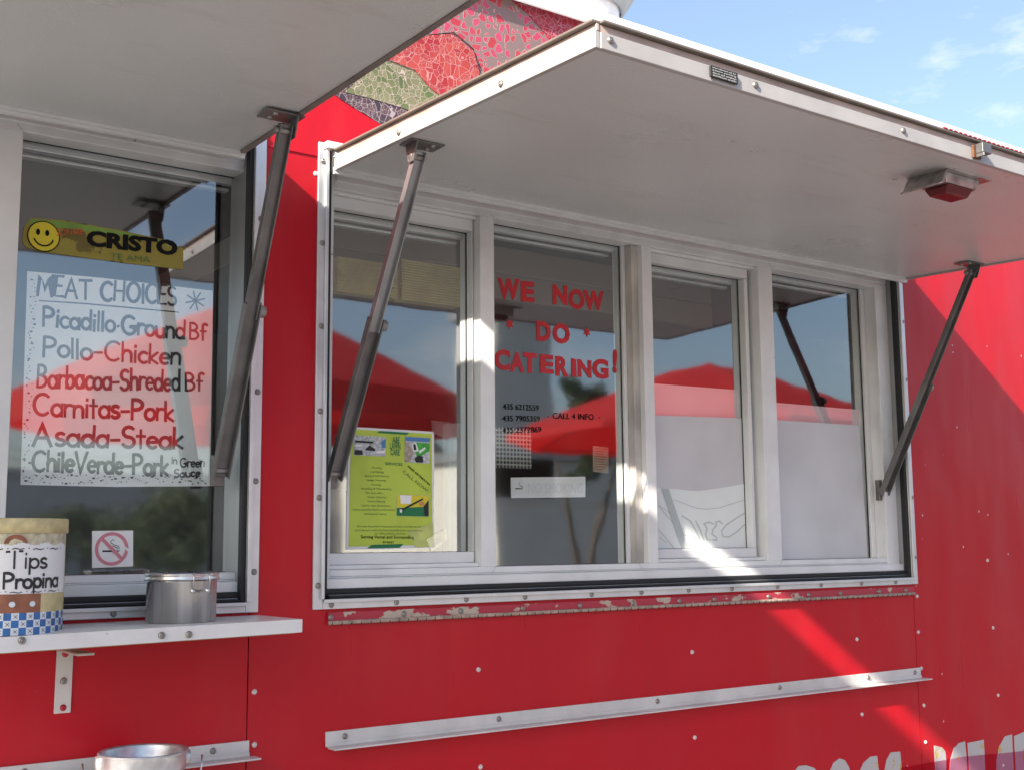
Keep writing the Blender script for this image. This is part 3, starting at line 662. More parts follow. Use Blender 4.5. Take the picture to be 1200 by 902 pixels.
# clip on the rim with rust, striped tape along the top edge
mb = MB(); cx = at(1147, 181, Yo).x; mb.box(cx-.022, cx+.004, Yo-.0035, Yo+.002, und(Yo)+.004, und(Yo)+.03, 1); mb.box(cx-.016, cx+.014, Yo-.020, Yo-.0036, und(Yo)+.012, und(Yo)+.032, 0); mb.box(cx-.016, cx-.012, Yo-.022, Yo-.0036, und(Yo)+.004, und(Yo)+.0119, 0)
mb.build('rim_clip', [M['strut'], M['rust']], aw, .0015)
mb = MB(); x = at(1105, 160, Yo).x
while x < 3.03: mb.box(x, x+.011, Yo-.0045, Yo+.03, und(Yo)+.0447, und(Yo)+.047, 0); mb.box(x+.0112, x+.0158, Yo-.0045, Yo+.03, und(Yo)+.0447, und(Yo)+.047, 1); x += .016
mb.build('reflective_tape', [M['redink'], M['label']], aw)
awl, undl, _ = awning(-1.03, .918, 2.276, False, 3, .006)
strut(awl, (.890, -.262, 2.257), (.893, .012, 1.645), -1, False)

# hinge strip, rails, shelf -----------------------------------------
mb = MB(); mb.box(1.119, 3.014, -.007, -.0005, 1.3485, 1.3665, 0); mb.tube([(1.119, -.008, 1.346), (3.014, -.008, 1.346)], .0042, 8, 1)
k = 1.125
while k < 3.01: mb.box(k, k+.0012, -.0128, -.005, 1.3412, 1.3480, 2); k += .022
hs = mb.build('counter_hinge', [M['hinge'], M['hingecut'], M['black']], truck, .0008); hs['label'] = 'long piano hinge in peeling red paint'
for k in range(13): put('screw', SCREW, hs, (1.14+k*.155+random.uniform(-.03, .03), -.007, 1.357))
def rail(x0, x1, px_screws):
    mb = MB(); mb.box(x0, x1, -.0045, -.0005, 1.105, 1.134); mb.box(x0+.004, x1+.012, -.034, -.0047, 1.101, 1.1045)
    mb.box(x0, x1, -.0075, -.0047, 1.1047, 1.112)
    r_ = mb.build('wall_rail', M['rail'], truck, .001)
    for x in px_screws: put('screw', SCREW, r_, (x, -.0045, 1.122))
rail(1.118, 3.029, (1.16, 1.535, 2.0, 2.43, 2.79, 3.0)); rail(-1.0, .957, (.16, .55, .885))
mb = MB(); sr = .972
mb.hexa([(-1.0, -.004, 1.332), (sr-.004, -.004, 1.340), (sr, -.194, 1.345), (-1.0, -.198, 1.318)], [(-1.0, -.004, 1.362), (sr-.004, -.004, 1.368), (sr, -.194, 1.3685), (-1.0, -.198, 1.346)], 0)
mb.hexa([(-1.0, -.190, 1.316), (sr-.01, -.188, 1.3432), (sr-.01, -.03, 1.3380), (-1.0, -.03, 1.326)], [(-1.0, -.190, 1.3178), (sr-.01, -.188, 1.3448), (sr-.01, -.03, 1.3398), (-1.0, -.03, 1.3318)], 1)
sh = mb.build('serving_shelf', [M['shelf'], M['wood']], truck, .0025)
sz = lambda x, y: 1.3685 + (x-sr)*.0105 + (y+.194)*(-.0)      # height of the shelf top
for p in ((26, 750), (222, 743), (190, 744)): put('screw', SCREW, sh, at(*p, -.197) + Vector((0, .002, 0)))
mb = MB(); mb.box(.470, .520, -.11, -.004, 1.318, 1.3235) if False else None
bxl, bxr = at(64.5, 800, -.004).x, at(84, 800, -.004).x; bzt, bzb = at(74, 768, -.004).z+.012, at(74, 835, -.004).z
mb.prism([(bxl, bzb), (bxr, bzb), (bxr+.001, bzt), (bxl+.001, bzt)], -.0045, -.0005); mb.box(bxl, bxr, -.13, -.0047, bzt-.003, bzt+.001)
br = mb.build('shelf_bracket', M['rail'], sh, .0008)
mb = MB()
for zz in (.085, .92): mb.lathe([(0, .0003), (.0058, .0003), (.0058, 0)], (bxl*.5+bxr*.5+.001, -.0047, bzb+(bzt-bzb)*zz), 16, Vector((0, -1, 0)))
mb.build('bracket_hole', M['redplain'], sh); put('screw', SCREW, sh, ((bxl+bxr)/2, -.0045, bzb+(bzt-bzb)*.5))

# old lettering along the bottom, mostly gone -----------------------
LET = [
    [(932, 902), (936, 897), (945, 896), (954, 899), (960, 906), (962, 950), (930, 950)],
    [(973, 902), (977, 893), (984, 888), (990, 890), (995, 898), (998, 910), (998, 950), (972, 950)],
    [(1008, 902), (1012, 893), (1020, 886), (1028, 885), (1030, 902), (1030, 950), (1006, 950)],
    [(1037, 902), (1039, 890), (1044, 881), (1055, 880), (1057, 902), (1058, 950), (1036, 950)],
    [(1095, 873), (1104, 875), (1108, 880), (1109, 890), (1108, 950), (1098, 950)],
    [(1114, 890), (1118, 876), (1124, 870), (1131, 868), (1133, 890), (1136, 950), (1115, 950), (1113, 902)],
    [(1134, 870), (1153, 866), (1154, 885), (1156, 950), (1139, 950)],
    [(1168, 890), (1171, 874), (1178, 862), (1186, 860), (1188, 900), (1190, 950), (1168, 950)],
    [(1188.5, 862), (1200, 857), (1214, 860), (1226, 872), (1230, 900), (1230, 950), (1193, 950)],
]
old = None
for i, pts in enumerate(LET):
    mb = MB(); px_poly(mb, pts, -.0014, -.0002); o = mb.build('old_lettering' if i == 0 else 'letter_fragment', M['oldletter'], old or truck); old = old or o
m_ = clear_mat('magenta_tinted_film', (.92, .74, .82))
mb = MB(); px_poly(mb, [(1056, 899), (1130, 886), (1180, 881.5), (1290, 869), (1290, 960), (1056, 960)], -.0032, -.0020); fs = mb.build('clear_film_strip', m_, truck)

# kitchen seen through the glass ------------------------------------
mb = MB(); [mb.box(a_, b_, 2.10, 2.14, c_, d_) for a_, b_, c_, d_ in ((XL+.06, -1.3, .56, 2.735), (.5, XR-.06, .56, 2.735), (-1.3, .5, .56, 1.1), (-1.3, .5, 2.4, 2.735))]; mb.build('kitchen_back_wall', M['darkwall'], truck)  # same added rear opening, out of view, to brighten the interior
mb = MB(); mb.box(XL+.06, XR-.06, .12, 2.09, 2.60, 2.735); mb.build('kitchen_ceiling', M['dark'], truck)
mb = MB(); mb.box(XL+.06, XR-.06, .12, .55, 1.30, 1.345); mb.build('kitchen_counter', M['steel'], truck, .004)
mb = MB(); mb.box(1.3, 2.9, .66, 2.09, 2.30, 2.38); mb.box(1.3, 2.9, .66, .69, 2.22, 2.299)
hood = mb.build('range_hood', mat('hood_steel', (.40, .37, .30), .4, metal=.4), truck, .004)
for a, b in (((396, 300), (466, 350)), ((471, 303), (540, 360))):
    p, q = at(*a, .5), at(*b, .5); mb = MB(); n = 16
    for k in range(n):
        z = q.z+(p.z-q.z)*k/n; mb.box(p.x, q.x, .50, .52, z, z+(p.z-q.z)/n*.72)
    mb.box(p.x, q.x, .521, .54, q.z, p.z)
    mb.build('hood_filter', mat('yellowed_filter', (.86, .76, .30), .5, var=.2, vscale=9), hood)
p, q = at(581, 500, .30), at(623, 549, .30)
m_ = mat('perforated_sheet', (.60, .60, .52), .5); b_ = m_.node_tree.nodes['Principled BSDF']
v_ = N(m_, 'ShaderNodeTexVoronoi', i_Scale=92., i_Randomness=0.); L(m_, objco(m_, (1, 0, 1)), v_.inputs['Vector'])
L(m_, mixcol(m_, mth(m_, 'LESS_THAN', v_.outputs['Distance'], .38), (.60, .60, .52), (.015, .015, .015)), b_.inputs['Base Color'])
mb = MB(); mb.box(p.x, q.x, .30, .304, q.z, p.z); mb.build('perforated_panel', m_, truck)
p, q = at(383, 596, .24), at(530, 655, .24); mb = MB(); mb.box(p.x-.1, q.x-.1, .24, .45, 1.346, q.z+.11); mb.box(p.x, p.x+.12, .2, .23, 1.346, q.z+.16)
mb.build('napkin_box', mat('grey_box', (.30, .30, .31), .5, var=.3, vscale=9), truck, .006)
p, q = at(526, 520, .14), at(553, 650, .14); mb = MB(); mb.box(p.x, q.x+.03, .14, .17, q.z, p.z+.05); mb.build('window_side_post', mat('grey_post', (.28, .32, .33), .5, var=.15), truck, .004)

# ================================================================== SIGNS ON THE GLASS
YP = YG+.009                # sheets taped behind the glass
def sheet(name, pts, m_, label, cat, y=YP, t=.0006):
    mb = MB(); px_poly(mb, pts, y, y+t); return tag(mb.build(name, m_), label, cat)
menu = sheet('menu_poster', [(32, 318), (120, 326), (249.5, 341), (249, 400), (246, 569), (135, 570), (24, 567.5), (28, 440)], M['paper'],
             'large white handwritten meat choices poster taped in the left window', 'poster')
YI = YP-.0006
HW = [("MEAT CHOICES", (44, 346), (208, 358), 23, .0042), ("Picadillo.Ground", (50, 381.5), (218, 398), 22.5, .0042), ("Bf", (222, 397), (243, 399), 19, .0038),
      ("Pollo-Chicken", (50, 417.5), (213, 428), 23, .0042), ("Barbacoa-Shreded", (43, 454), (212, 457.5), 25, .0044), ("Bf", (217, 457), (239, 458), 20, .0038),
      ("Carnitas-Pork", (39, 486), (205, 492.5), 24, .0048), ("Asada-Steak", (39, 521), (216, 525), 25, .0050), ("ChileVerde-Pork", (37.5, 551), (198, 556), 23.5, .0048),
      ("in", (201, 542.5), (208, 543), 8, .0022), ("Green", (211, 546.5), (240, 546.5), 10.5, .0024), ("Sauce", (204, 559), (235, 557.5), 9, .0024)]
for t_, a, b, c_, pen in HW: px_hand('handwriting', t_, M['ink'], menu, a, b, c_, YI, pen*1.4)
bm = bmesh.new(); fn = lambda px_, py_, o: (lambda q: (q.x, YI-o, q.z))(at(px_, -py_, YI))
ribbon(bm, [(46, -352.5), (100, -356), (160, -361.5), (209, -366)], 1.6, fn)
for k in range(4):
    a_ = R(12+45*k); ribbon(bm, [(229-11*math.cos(a_), -352.5-11*math.sin(a_)), (229+11*math.cos(a_), -352.5+11*math.sin(a_))], 2, fn, 5e-5*(k+1))
for k in range(170):
    if k < 70: t_ = k/70; x_, y_ = 33-8*t_+random.uniform(1.5, 10), 326+238*t_+random.uniform(-2, 2)
    else: x_, y_ = 28+(k-70)*2.15, random.uniform(556, 566.5)
    r_ = random.choice((.5, .6, .8, 1.0, 1.5)); q_ = [(x_+r_*1.25*math.cos(R(a)), y_+r_*.85*math.sin(R(a))) for a in range(0, 360, 45)]
    bm.faces.new([bm.verts.new(fn(a, -b, 2e-5*(k % 7))) for a, b in q_])
finish_flat(bm, 'dotted_border', M['ink'], menu)

stick = sheet('bumper_sticker', [(33, 258), (40, 255.5), (80, 259), (140, 270), (192, 281), (197, 288), (215, 289), (214.5, 316), (150, 309), (105, 303), (62, 297), (50, 296), (30, 290), (26, 283), (28, 266)],
              peeling('worn_sticker_print', (.30, .25, .035), (.17, .13, .02), .5, 9), 'yellow green sticker with a smiley face above the meat poster', 'sticker', YG-.0022, .0008)
ys = YG-.0028
mb = MB(); px_poly(mb, [(35, 257), (80, 260.5), (140, 271.5), (190, 282), (190, 284), (140, 276), (80, 268), (35, 264)], ys, ys+.0004)
mb.build('sticker_green_band', mat('green_band', (.20, .36, .06), .6, var=.2, vscale=20), stick)
c = at(51, 277.5, ys); rr = (at(70, 277.5, ys)-c).length
mb = MB(); mb.prism(disc_pts(c.x, c.z, rr*1.0, 32), ys-.0012, ys-.0008, 0); mb.prism(disc_pts(c.x, c.z, rr*.93, 32), ys-.0017, ys-.0013, 1)
for dx_ in (-.36, .20): mb.prism([(c.x+rr*dx_+rr*.13*math.cos(t_*.524), c.z+rr*.24+rr*.2*math.sin(t_*.524)) for t_ in range(12)], ys-.0022, ys-.0018, 0)
mb.prism(disc_pts(c.x, c.z, rr*.66, 14, 195, 352)+disc_pts(c.x, c.z, rr*.56, 14, 350, 193), ys-.0022, ys-.0018, 0)
mb.build('smiley_face', [M['blackvinyl'], M['yellow']], stick)
px_text('sticker_lettering', 'SONRIE', M['orangered'], stick, (66, 276.5), (97, 275), 7.5, ys-.0024, .0)
px_text('sticker_lettering', 'CRISTO', M['blackvinyl'], stick, (101, 287), (208, 299), 17, ys-.0005, .055)
px_text('sticker_lettering', 'TE AMA', M['greytext'], stick, (129, 304), (176, 308), 7.5, ys-.0005)

def no_smoking(o, cx_, cz, r_, y, m1):
    mb = MB(); mb.prism(disc_pts(cx_, cz, r_, 36, 0, 359)+disc_pts(cx_, cz, r_*.80, 36, 359, 0), y, y+.0003, 0)
    d = r_*.80; e_ = r_*.10
    p1, p2 = Vector((cx_-d*.707, cz+d*.707)), Vector((cx_+d*.707, cz-d*.707)); n_ = Vector((.707, .707))*e_
    mb.prism([tuple(p1-n_), tuple(p2-n_), tuple(p2+n_), tuple(p1+n_)], y-.0006, y-.0003, 0); mb.build('prohibition_ring', m1, o)
    cigarette(o, cx_-r_*.55, cz-r_*.18, r_*1.1, y)
def cigarette(o, x0, z0, L_, y):
    mb = MB(); h = L_*.085; mb.prism([(x0, z0), (x0+L_*.76, z0), (x0+L_*.76, z0+h), (x0, z0+h)], y+.0001, y+.0003)
    for k in (.80, .87): mb.prism([(x0+L_*k, z0), (x0+L_*(k+.04), z0), (x0+L_*(k+.04), z0+h), (x0+L_*k, z0+h)], y+.0001, y+.0003)
    mb.build('cigarette', M['blackvinyl'], o)
    bm = bmesh.new(); f_ = lambda u, v, oo: (x0+u*L_, y+.0001-oo, z0+v*L_)
    ribbon(bm, [(.9, .14), (.9, .24), (.84, .32), (.74, .34), (.66, .34), (.6, .4), (.52, .44), (.43, .5), (.44, .6), (.54, .66), (.62, .62)], .03*L_/L_, f_, 2e-5)
    ribbon(bm, [(.82, .14), (.8, .22), (.72, .25), (.62, .27), (.54, .34)], .03, f_, 6e-5)
    for_v = finish_flat(bm, 'cigarette_smoke', M['blackvinyl'], o)
ns = sheet('no_smoking_sign', [(108, 621.5), (156, 621), (156, 663), (108, 665)], M['label'], 'square white sign with a pink prohibition ring over a cigarette', 'sign', YG-.0016)
c = at(131, 642.5, YG-.0022); no_smoking(ns, c.x, c.z, (at(150.5, 642.5, YG-.0022)-c).length, YG-.0022, M['signred'])
strip = sheet('no_smoking_note', [(598.5, 559), (686, 558), (686, 582), (599, 583)], M['label'], 'narrow white paper strip with faded handwriting in the catering window', 'note', YP-.001)
a_ = at(604, 571, YP-.0016); cigarette(strip, a_.x, a_.z-.003, .024, YP-.0016)
px_text('faded_lettering', 'NO SMOKING', M['inkfaint'], strip, (619, 577), (683, 577), 12, YP-.0016)
note = sheet('orange_notice', [(695, 522), (713, 524), (713, 554), (695, 552)], mat('pinkish_notice_paper', (.62, .42, .33), .7), 'small orange printed notice at the edge of the catering window', 'notice', .20)
bm = bmesh.new()
for k in range(9):
    ribbon(bm, [(at(697, 525+k*3, .1995).x, at(697, 525+k*3, .1995).z), (at(711-(k % 3)*2, 526+k*3, .1995).x, at(711, 526+k*3, .1995).z)], .002, lambda u, v, o: (u, .1995-o, v))
finish_flat(bm, 'printed_lines', M['orangered'], note)

# red catering letters ----------------------------------------------
YL = YG-.0012
Z8 = lambda x_, y_: (560+x_/4.51, 300+y_/4.51)
cat = empty('catering_lettering', at(655, 440, YL), 'red stick-on letters reading we now do catering on the glass', 'lettering')
for ch, x0, y0, x1, y1 in (('W', 105, 115, 222, 235), ('E', 228, 132, 300, 247), ('N', 396, 150, 474, 262), ('O', 480, 172, 566, 287), ('W', 560, 180, 668, 292),
                           ('D', 310, 342, 386, 455), ('O', 396, 352, 488, 468), ('C', 88, 490, 172, 608), ('A', 170, 505, 246, 618), ('T', 240, 508, 312, 622), ('E', 330, 518, 402, 624),
                           ('R', 412, 528, 482, 640), ('I', 496, 540, 522, 642), ('N', 530, 545, 602, 645), ('G', 606, 540, 692, 652), ('!', 712, 490, 734, 622)):
    a, b, c_ = at(*Z8(x0, y1-7), YL), at(*Z8(x1, y1), YL), at(*Z8(x0, y0), YL)
    sh_ = (.004 if ch == '!' else 0)
    flat_text('letter', ch, M['redink'], cat, (a.x, a.z), (b.x-a.x, b.z-a.z), (sh_, c_.z-a.z), YL, .05, 'box')
for x_, y_ in ((168, 360), (577, 403)):
    q_ = at(*Z8(x_, y_), YL); mb = MB(); o_ = []
    for k in range(12):
        rr_ = .0135 if k % 2 == 0 else .0066; o_.append((q_.x+rr_*math.sin(k*math.pi/6), q_.z+rr_*math.cos(k*math.pi/6)))
    mb.prism(o_, YL, YL+.0004); mb.build('star', M['redink'], cat)
ph = empty('phone_lettering', at(610, 490, YL), 'three lines of small black phone numbers stuck on the glass', 'lettering')
for t_, a, b in (('435 6212559', (589.5, 479), (631.5, 481)), ('435 7905359', (589, 493), (633, 493.5)), ('435 2372869', (589, 507), (634.5, 506))):
    px_text('phone_number', t_, M['blackvinyl'], ph, a, b, 6.8, YL, .012)
inf = empty('information_lettering', at(670, 490, YL), 'small black letters reading call 4 info beside the phone numbers', 'lettering')
px_text('information_text', 'CALL 4 INFO', M['blackvinyl'], inf, (648, 490), (696, 491.5), 7, YL, .012)
mb = MB()
for x_, y_ in ((642.5, 488), (702.5, 489)): q = at(x_, y_, YL); mb.prism(disc_pts(q.x, q.z, .0016, 10), YL, YL+.0003)
mb.build('information_dots', M['blackvinyl'], inf)

# lawn care flyer ---------------------------------------------------
fl = sheet('lawn_care_flyer', [(409.3, 499.5), (508.5, 505.5), (509, 560), (508, 600), (509.5, 640.7), (460, 642.5), (405.5, 643.6), (407, 560)], M['label'], 'lime green lawn care flyer taped to the pane behind the left prop', 'flyer', YG-.0014)
y1_ = YG-.0021
mb = MB(); px_poly(mb, [(412, 502.5), (506, 508), (506.5, 600), (506.5, 637.5), (408.5, 640), (410, 560)], y1_, y1_+.0004); mb.build('flyer_print', M['lime'], fl)
y2_ = y1_-.0007; Z7 = lambda x_, y_: (380+x_/4.51, 470+y_/4.51)
mb = MB(); px_poly(mb, [Z7(292, 155), Z7(450, 165), Z7(436, 176), Z7(280, 166)], y2_, y2_+.0003); px_poly(mb, [Z7(250, 757), Z7(418, 752), Z7(398, 772), Z7(228, 775)], y2_, y2_+.0003); mb.build('flyer_band', M['greenprint'], fl)
mb = MB(); px_poly(mb, [Z7(440, 690), Z7(573, 640), Z7(577, 765), Z7(480, 770)], y2_, y2_+.0003); mb.build('flyer_wedge', mat('pale_lime', (.56, .62, .18), .6, var=.2, vscale=30), fl)
def photo(pts, base, shapes):
    mb = MB(); px_poly(mb, [Z7(*p) for p in pts], y2_, y2_+.0003, 0)
    for i, (poly, mi) in enumerate(shapes): px_poly(mb, [Z7(*p) for p in poly], y2_-.0004-.0002*i, y2_-.0003-.0002*i, mi)
    mb.build('flyer_picture', base, fl)
PM = [mat('picture_grey', (.55, .57, .58), .6, var=.5, vscale=160), M['black'], mat('picture_blue', (.08, .22, .45), .6), mat('picture_lawn', (.06, .40, .05), .6, var=.3, vscale=90), mat('picture_skin', (.60, .25, .10), .6), M['white'], mat('picture_tan', (.42, .36, .28), .7, var=.4, vscale=150)]
photo([(157, 177), (326, 188), (324, 290), (154, 283)], PM, [([(160, 255), (200, 258), (205, 282), (158, 281)], 1), ([(218, 250), (240, 232), (270, 252), (268, 262), (218, 258)], 1), ([(275, 262), (322, 258), (322, 272), (276, 275)], 5), ([(300, 215), (325, 195), (325, 245), (305, 245)], 2), ([(163, 205), (260, 212), (260, 222), (163, 216)], 1), ([(165, 225), (200, 228), (200, 240), (165, 238)], 5)])
photo([(426, 184), (560, 192), (556, 329), (424, 320)], PM, [([(427, 205), (478, 260), (455, 319), (425, 318)], 6), ([(475, 215), (558, 222), (556, 262), (490, 300)], 3), ([(427, 186), (559, 194), (558, 214), (427, 208)], 2), ([(462, 225), (485, 214), (500, 262), (470, 265)], 5), ([(470, 225), (482, 225), (488, 255), (474, 258)], 1), ([(500, 262), (532, 240), (535, 250), (505, 275)], 5), ([(478, 300), (500, 284), (520, 290), (525, 322), (485, 322)], 1)])
photo([(384, 492), (553, 497), (553, 608), (382, 604)], PM[:3]+[M['greenprint']]+PM[4:]+[M['yellow']], [([(386, 493), (552, 498), (552, 560), (384, 560)], 7), ([(400, 494), (462, 496), (458, 540), (405, 540)], 5), ([(384, 562), (552, 555), (552, 607), (383, 603)], 3), ([(400, 572), (520, 510), (524, 518), (404, 582)], 1), ([(500, 535), (525, 525), (530, 548), (506, 552)], 4), ([(525, 555), (552, 520), (552, 604), (530, 604)], 1), ([(398, 570), (412, 570), (410, 588), (400, 586)], 5)])
T7 = lambda t_, a, b, c_, m_=M['greytext'], bold=0.: px_text('flyer_text', t_, m_, fl, Z7(*a), Z7(*b), c_/4.51, y2_, bold)
T7('A&E', (360, 218), (398, 220), 34, M['greenprint'], .02); T7('LAWN', (347, 250), (403, 253), 33, M['greenprint'], .02); T7('CARE', (350, 282), (399, 285), 32, M['greenprint'], .02)
T7('SERVICES', (321, 334), (414, 339), 14, M['greenprint'], .02)
for i, (t_, a, b, y_) in enumerate((('Mowing', 252, 303, 354), ('Leaf Raking', 243, 314, 376), ('Spring & Fall Cleanup', 213, 342, 397), ('Hedge Trimming', 226, 326, 420), ('Planting', 250, 299, 443), ('Weeding & Weedeating', 193, 355, 465),
                                ('We also offer:', 217, 312, 487), ('Gutter Cleaning', 229, 326, 509), ('Snow Clearing', 229, 322, 531), ('Call for rates & estimates', 196, 350, 554), ('before and after April to November', 152, 374, 575), ('starting each spring', 210, 328, 597),
                                ('We take the pride of the personal use in all that we can', 172, 512, 664), ('provide you with the best possible lawn care services', 165, 520, 684), ('at affordable prices', 268, 428, 701))):
    T7(t_, (a, y_), (b, y_+1.5), 11)
T7('Serving Vernal and Surrounding', (193, 722), (474, 724), 17, M['blackvinyl'], .012); T7('areas!', (308, 746), (366, 748), 13, M['blackvinyl'], .01)
def diag(t_, a, b, h, m_, bold):
    p, q = at(*Z7(*a), y2_), at(*Z7(*b), y2_); ux = Vector((q.x-p.x, q.z-p.z)); n_ = Vector((-ux.y, ux.x)).normalized()*h
    flat_text('flyer_text', t_, m_, fl, (p.x, p.z), ux, n_, y2_-.0002, bold, 'line')
diag('FREE ESTIMATES', (440, 345), (556, 445), .0045, M['blackvinyl'], .02); diag('CALL NOW!', (412, 374), (545, 482), .0075, M['greytext'], .0)
TAPE = glass_mat('clear_tape', .06, (.95, .95, .93), .25)
for q_ in ([(404, 494), (412, 492), (420, 500), (410, 503)], [(505, 492), (526, 494), (527, 514), (507, 508)], [(500, 632), (522, 618), (524, 630), (506, 646)]):
    mb = MB(); px_poly(mb, q_, y1_-.002, y1_-.0016); mb.build('sticky_tape', TAPE, fl)

# sheets that close the lower half of the right-hand lights -----------
YW = YG-.0016
s3 = sheet('window_sheet', [(764, 486), (876, 490), (885, 646), (768, 647)], M['film'], 'frosted white sheet with a painted reflection of faint mirrored letters over the third pane', 'window sheet', YW, .0006)
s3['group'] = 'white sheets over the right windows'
s4 = sheet('window_sheet', [(905, 491.5), (1007, 498), (1017, 655.5), (914, 657)], M['film'], 'plain frosted white sheet over the lower half of the rightmost pane', 'window sheet', YW, .0006)
s4['group'] = 'white sheets over the right windows'
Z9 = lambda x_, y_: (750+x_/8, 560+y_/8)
mb = MB(); px_poly(mb, [Z9(158, 92), Z9(260, 96), Z9(390, 106), Z9(480, 116), Z9(560, 116), Z9(720, 95), Z9(860, 72), Z9(1000, 48), Z9(1010, 300), Z9(1040, 668), Z9(600, 682), Z9(165, 686)], YW-.0008, YW-.0004)  # pale shape of a reflection, painted onto the sheet
mb.build('painted_reflection', mat('painted_reflection_pale', (.78, .81, .79), .5, var=.05, vscale=9), s3)
bm = bmesh.new(); fz = lambda px_, py_, o: (lambda q: (q.x, YW-.0012-o, q.z))(at(px_, -py_, YW))  # mirrored lettering of the reflection, drawn as grey strokes on the sheet
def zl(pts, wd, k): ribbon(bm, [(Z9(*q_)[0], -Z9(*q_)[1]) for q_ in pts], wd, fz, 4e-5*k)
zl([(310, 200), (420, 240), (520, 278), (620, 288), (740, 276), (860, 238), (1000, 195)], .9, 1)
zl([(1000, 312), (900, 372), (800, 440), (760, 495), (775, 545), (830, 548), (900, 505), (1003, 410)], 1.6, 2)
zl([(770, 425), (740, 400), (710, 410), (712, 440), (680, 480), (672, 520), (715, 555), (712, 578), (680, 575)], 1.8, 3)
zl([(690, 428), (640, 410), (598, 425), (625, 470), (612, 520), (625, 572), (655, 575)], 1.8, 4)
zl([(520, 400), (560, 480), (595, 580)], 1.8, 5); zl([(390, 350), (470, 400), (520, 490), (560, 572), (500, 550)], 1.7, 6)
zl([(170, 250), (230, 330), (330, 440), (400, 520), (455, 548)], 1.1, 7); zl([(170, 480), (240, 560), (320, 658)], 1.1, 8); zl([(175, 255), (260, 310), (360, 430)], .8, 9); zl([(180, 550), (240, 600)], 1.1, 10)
finish_flat(bm, 'painted_reflection_letters', mat('painted_reflection_grey', (.52, .55, .54), .6), s3)
mb = MB(); px_poly(mb, [Z9(200, 95), Z9(270, 98), Z9(465, 684), Z9(400, 686)], YW-.0022, YW-.0019); mb.build('painted_reflection_band', mat('reflection_band_grey', (.46, .50, .50), .6), s3)  # dark diagonal of the reflection, painted as a band
t3 = sheet('window_band', [(763, 449), (872, 457.5), (876, 492), (763, 488)], M['filmtop'], 'band coloured with a pink umbrella reflection along the top of the third pane sheet', 'window band', YP+.0035)
t3['group'] = 'pink bands above the white sheets'
t4 = sheet('window_band', [(904, 471), (1007, 480), (1009, 499), (904, 493)], M['filmtop'], 'band coloured with a pink umbrella reflection along the top of the rightmost pane sheet', 'window band', YP+.0035)
t4['group'] = 'pink bands above the white sheets'

# ================================================================== ON THE SHELF
TR, TH = .088, .187
tc_ = Vector((.484, -.106, sz(.5, -.1)+.0005-.004))
tin = empty('tip_tin', tc_, 'round printed coffee tin with a taped white tips sign', 'tin')
mb = MB(); n = 48; rows = [0, .004, .0155, .027, .0385, .075, .165]
def cyl(rd, ang, z): return tc_+Vector((rd*math.cos(ang), rd*math.sin(ang), z))
for j, (z0, z1) in enumerate(zip(rows, rows[1:])):
    for k in range(n):
        a0, a1 = 2*math.pi*k/n, 2*math.pi*(k+1)/n
        if j == 0: mi = 5
        elif j <= 3: mi = 2 if (k+j) % 2 else 3
        elif j == 4: mi = 4 if k % 16 in (0, 1, 2, 3, 4, 5, 6, 15, 14) else 0
        else: mi = 1
        f = mb.face([cyl(TR, a0, z0), cyl(TR, a1, z0), cyl(TR, a1, z1), cyl(TR, a0, z1)], mi); f.smooth = True
bmesh.ops.remove_doubles(mb.bm, verts=mb.bm.verts, dist=1e-6)
mb.build('tin_body', [M['tinyellow'], M['tincream'], M['tinblue'], M['tinwhite'], M['tinbrown'], M['black']], tin)
mb = MB(); mb.lathe([(TR+.001, .163), (TR+.0035, .164), (TR+.0035, .184), (TR+.002, TH), (TR-.003, TH), (TR-.004, TH-.003), (0, TH-.003)], tc_, 64); mb.build('tin_lid', M['tinyellow'], tin)
bm = bmesh.new(); fc = lambda u, v, o: cyl(TR+.0006+o, u, v)
for j in (1, 2, 3):
    for k in range(n):
        if (k+j) % 2 == 0:
            a0, a1 = 2*math.pi*(k+.25)/n, 2*math.pi*(k+.75)/n; z0, z1 = rows[j]+.003, rows[j+1]-.003
            for s_, e_ in (((a0, z0), (a1, z1)), ((a0, z1), (a1, z0))):
                vs_ = [bm.verts.new(cyl(TR+.0005, s_[0], s_[1])), bm.verts.new(cyl(TR+.0005, s_[0]+.012, s_[1])), bm.verts.new(cyl(TR+.0005, e_[0]+.012, e_[1])), bm.verts.new(cyl(TR+.0005, e_[0], e_[1]))]; bm.faces.new(vs_)
finish_flat(bm, 'cross_print', M['ink'], tin)
# the angle on the tin that faces the camera
af = math.atan2(CAM.y-tc_.y, CAM.x-tc_.x); SA = 1.02
mb = MB(); zs0, zs1 = .068, .146; q = 24; A0, A1 = af-.34, af+1.30
for k in range(q):
    a0, a1 = A0+(A1-A0)*k/q, A0+(A1-A0)*(k+1)/q
    mb.face([cyl(TR+.0012, a0, zs0), cyl(TR+.0012, a1, zs0), cyl(TR+.0012, a1, zs1+.002*math.sin(k)), cyl(TR+.0012, a0, zs1+.002*math.sin(k))]).smooth = True
mb.build('tips_sign', M['label'], tin)
cylf = lambda u0, v0: (lambda u, v, o: cyl(TR+.0018+o, u0+u/TR, v0+v))
handwrite('tips_writing', 'Tips', M['ink'], tin, cylf(af-.02, .108), .066, .026, .0040, .02); handwrite('tips_writing', 'Propina', M['ink'], tin, cylf(af-.06, .0775), .096, .024, .0044, .02)
for u_, v_, w_ in ((A0+.05, .137, .125), (A0+.04, .0695, .125)): handwrite('sign_border', '~.~.~.~.', M['ink'], tin, cylf(u_, v_), w_, .007, .0016, .05)
for v_ in (.080, .098, .116): handwrite('sign_border', '~', M['ink'], tin, cylf(A0+.04, v_), .008, .016, .0018, .02)
a_ = af+.12; bm = bmesh.new()
for k in range(14): pass
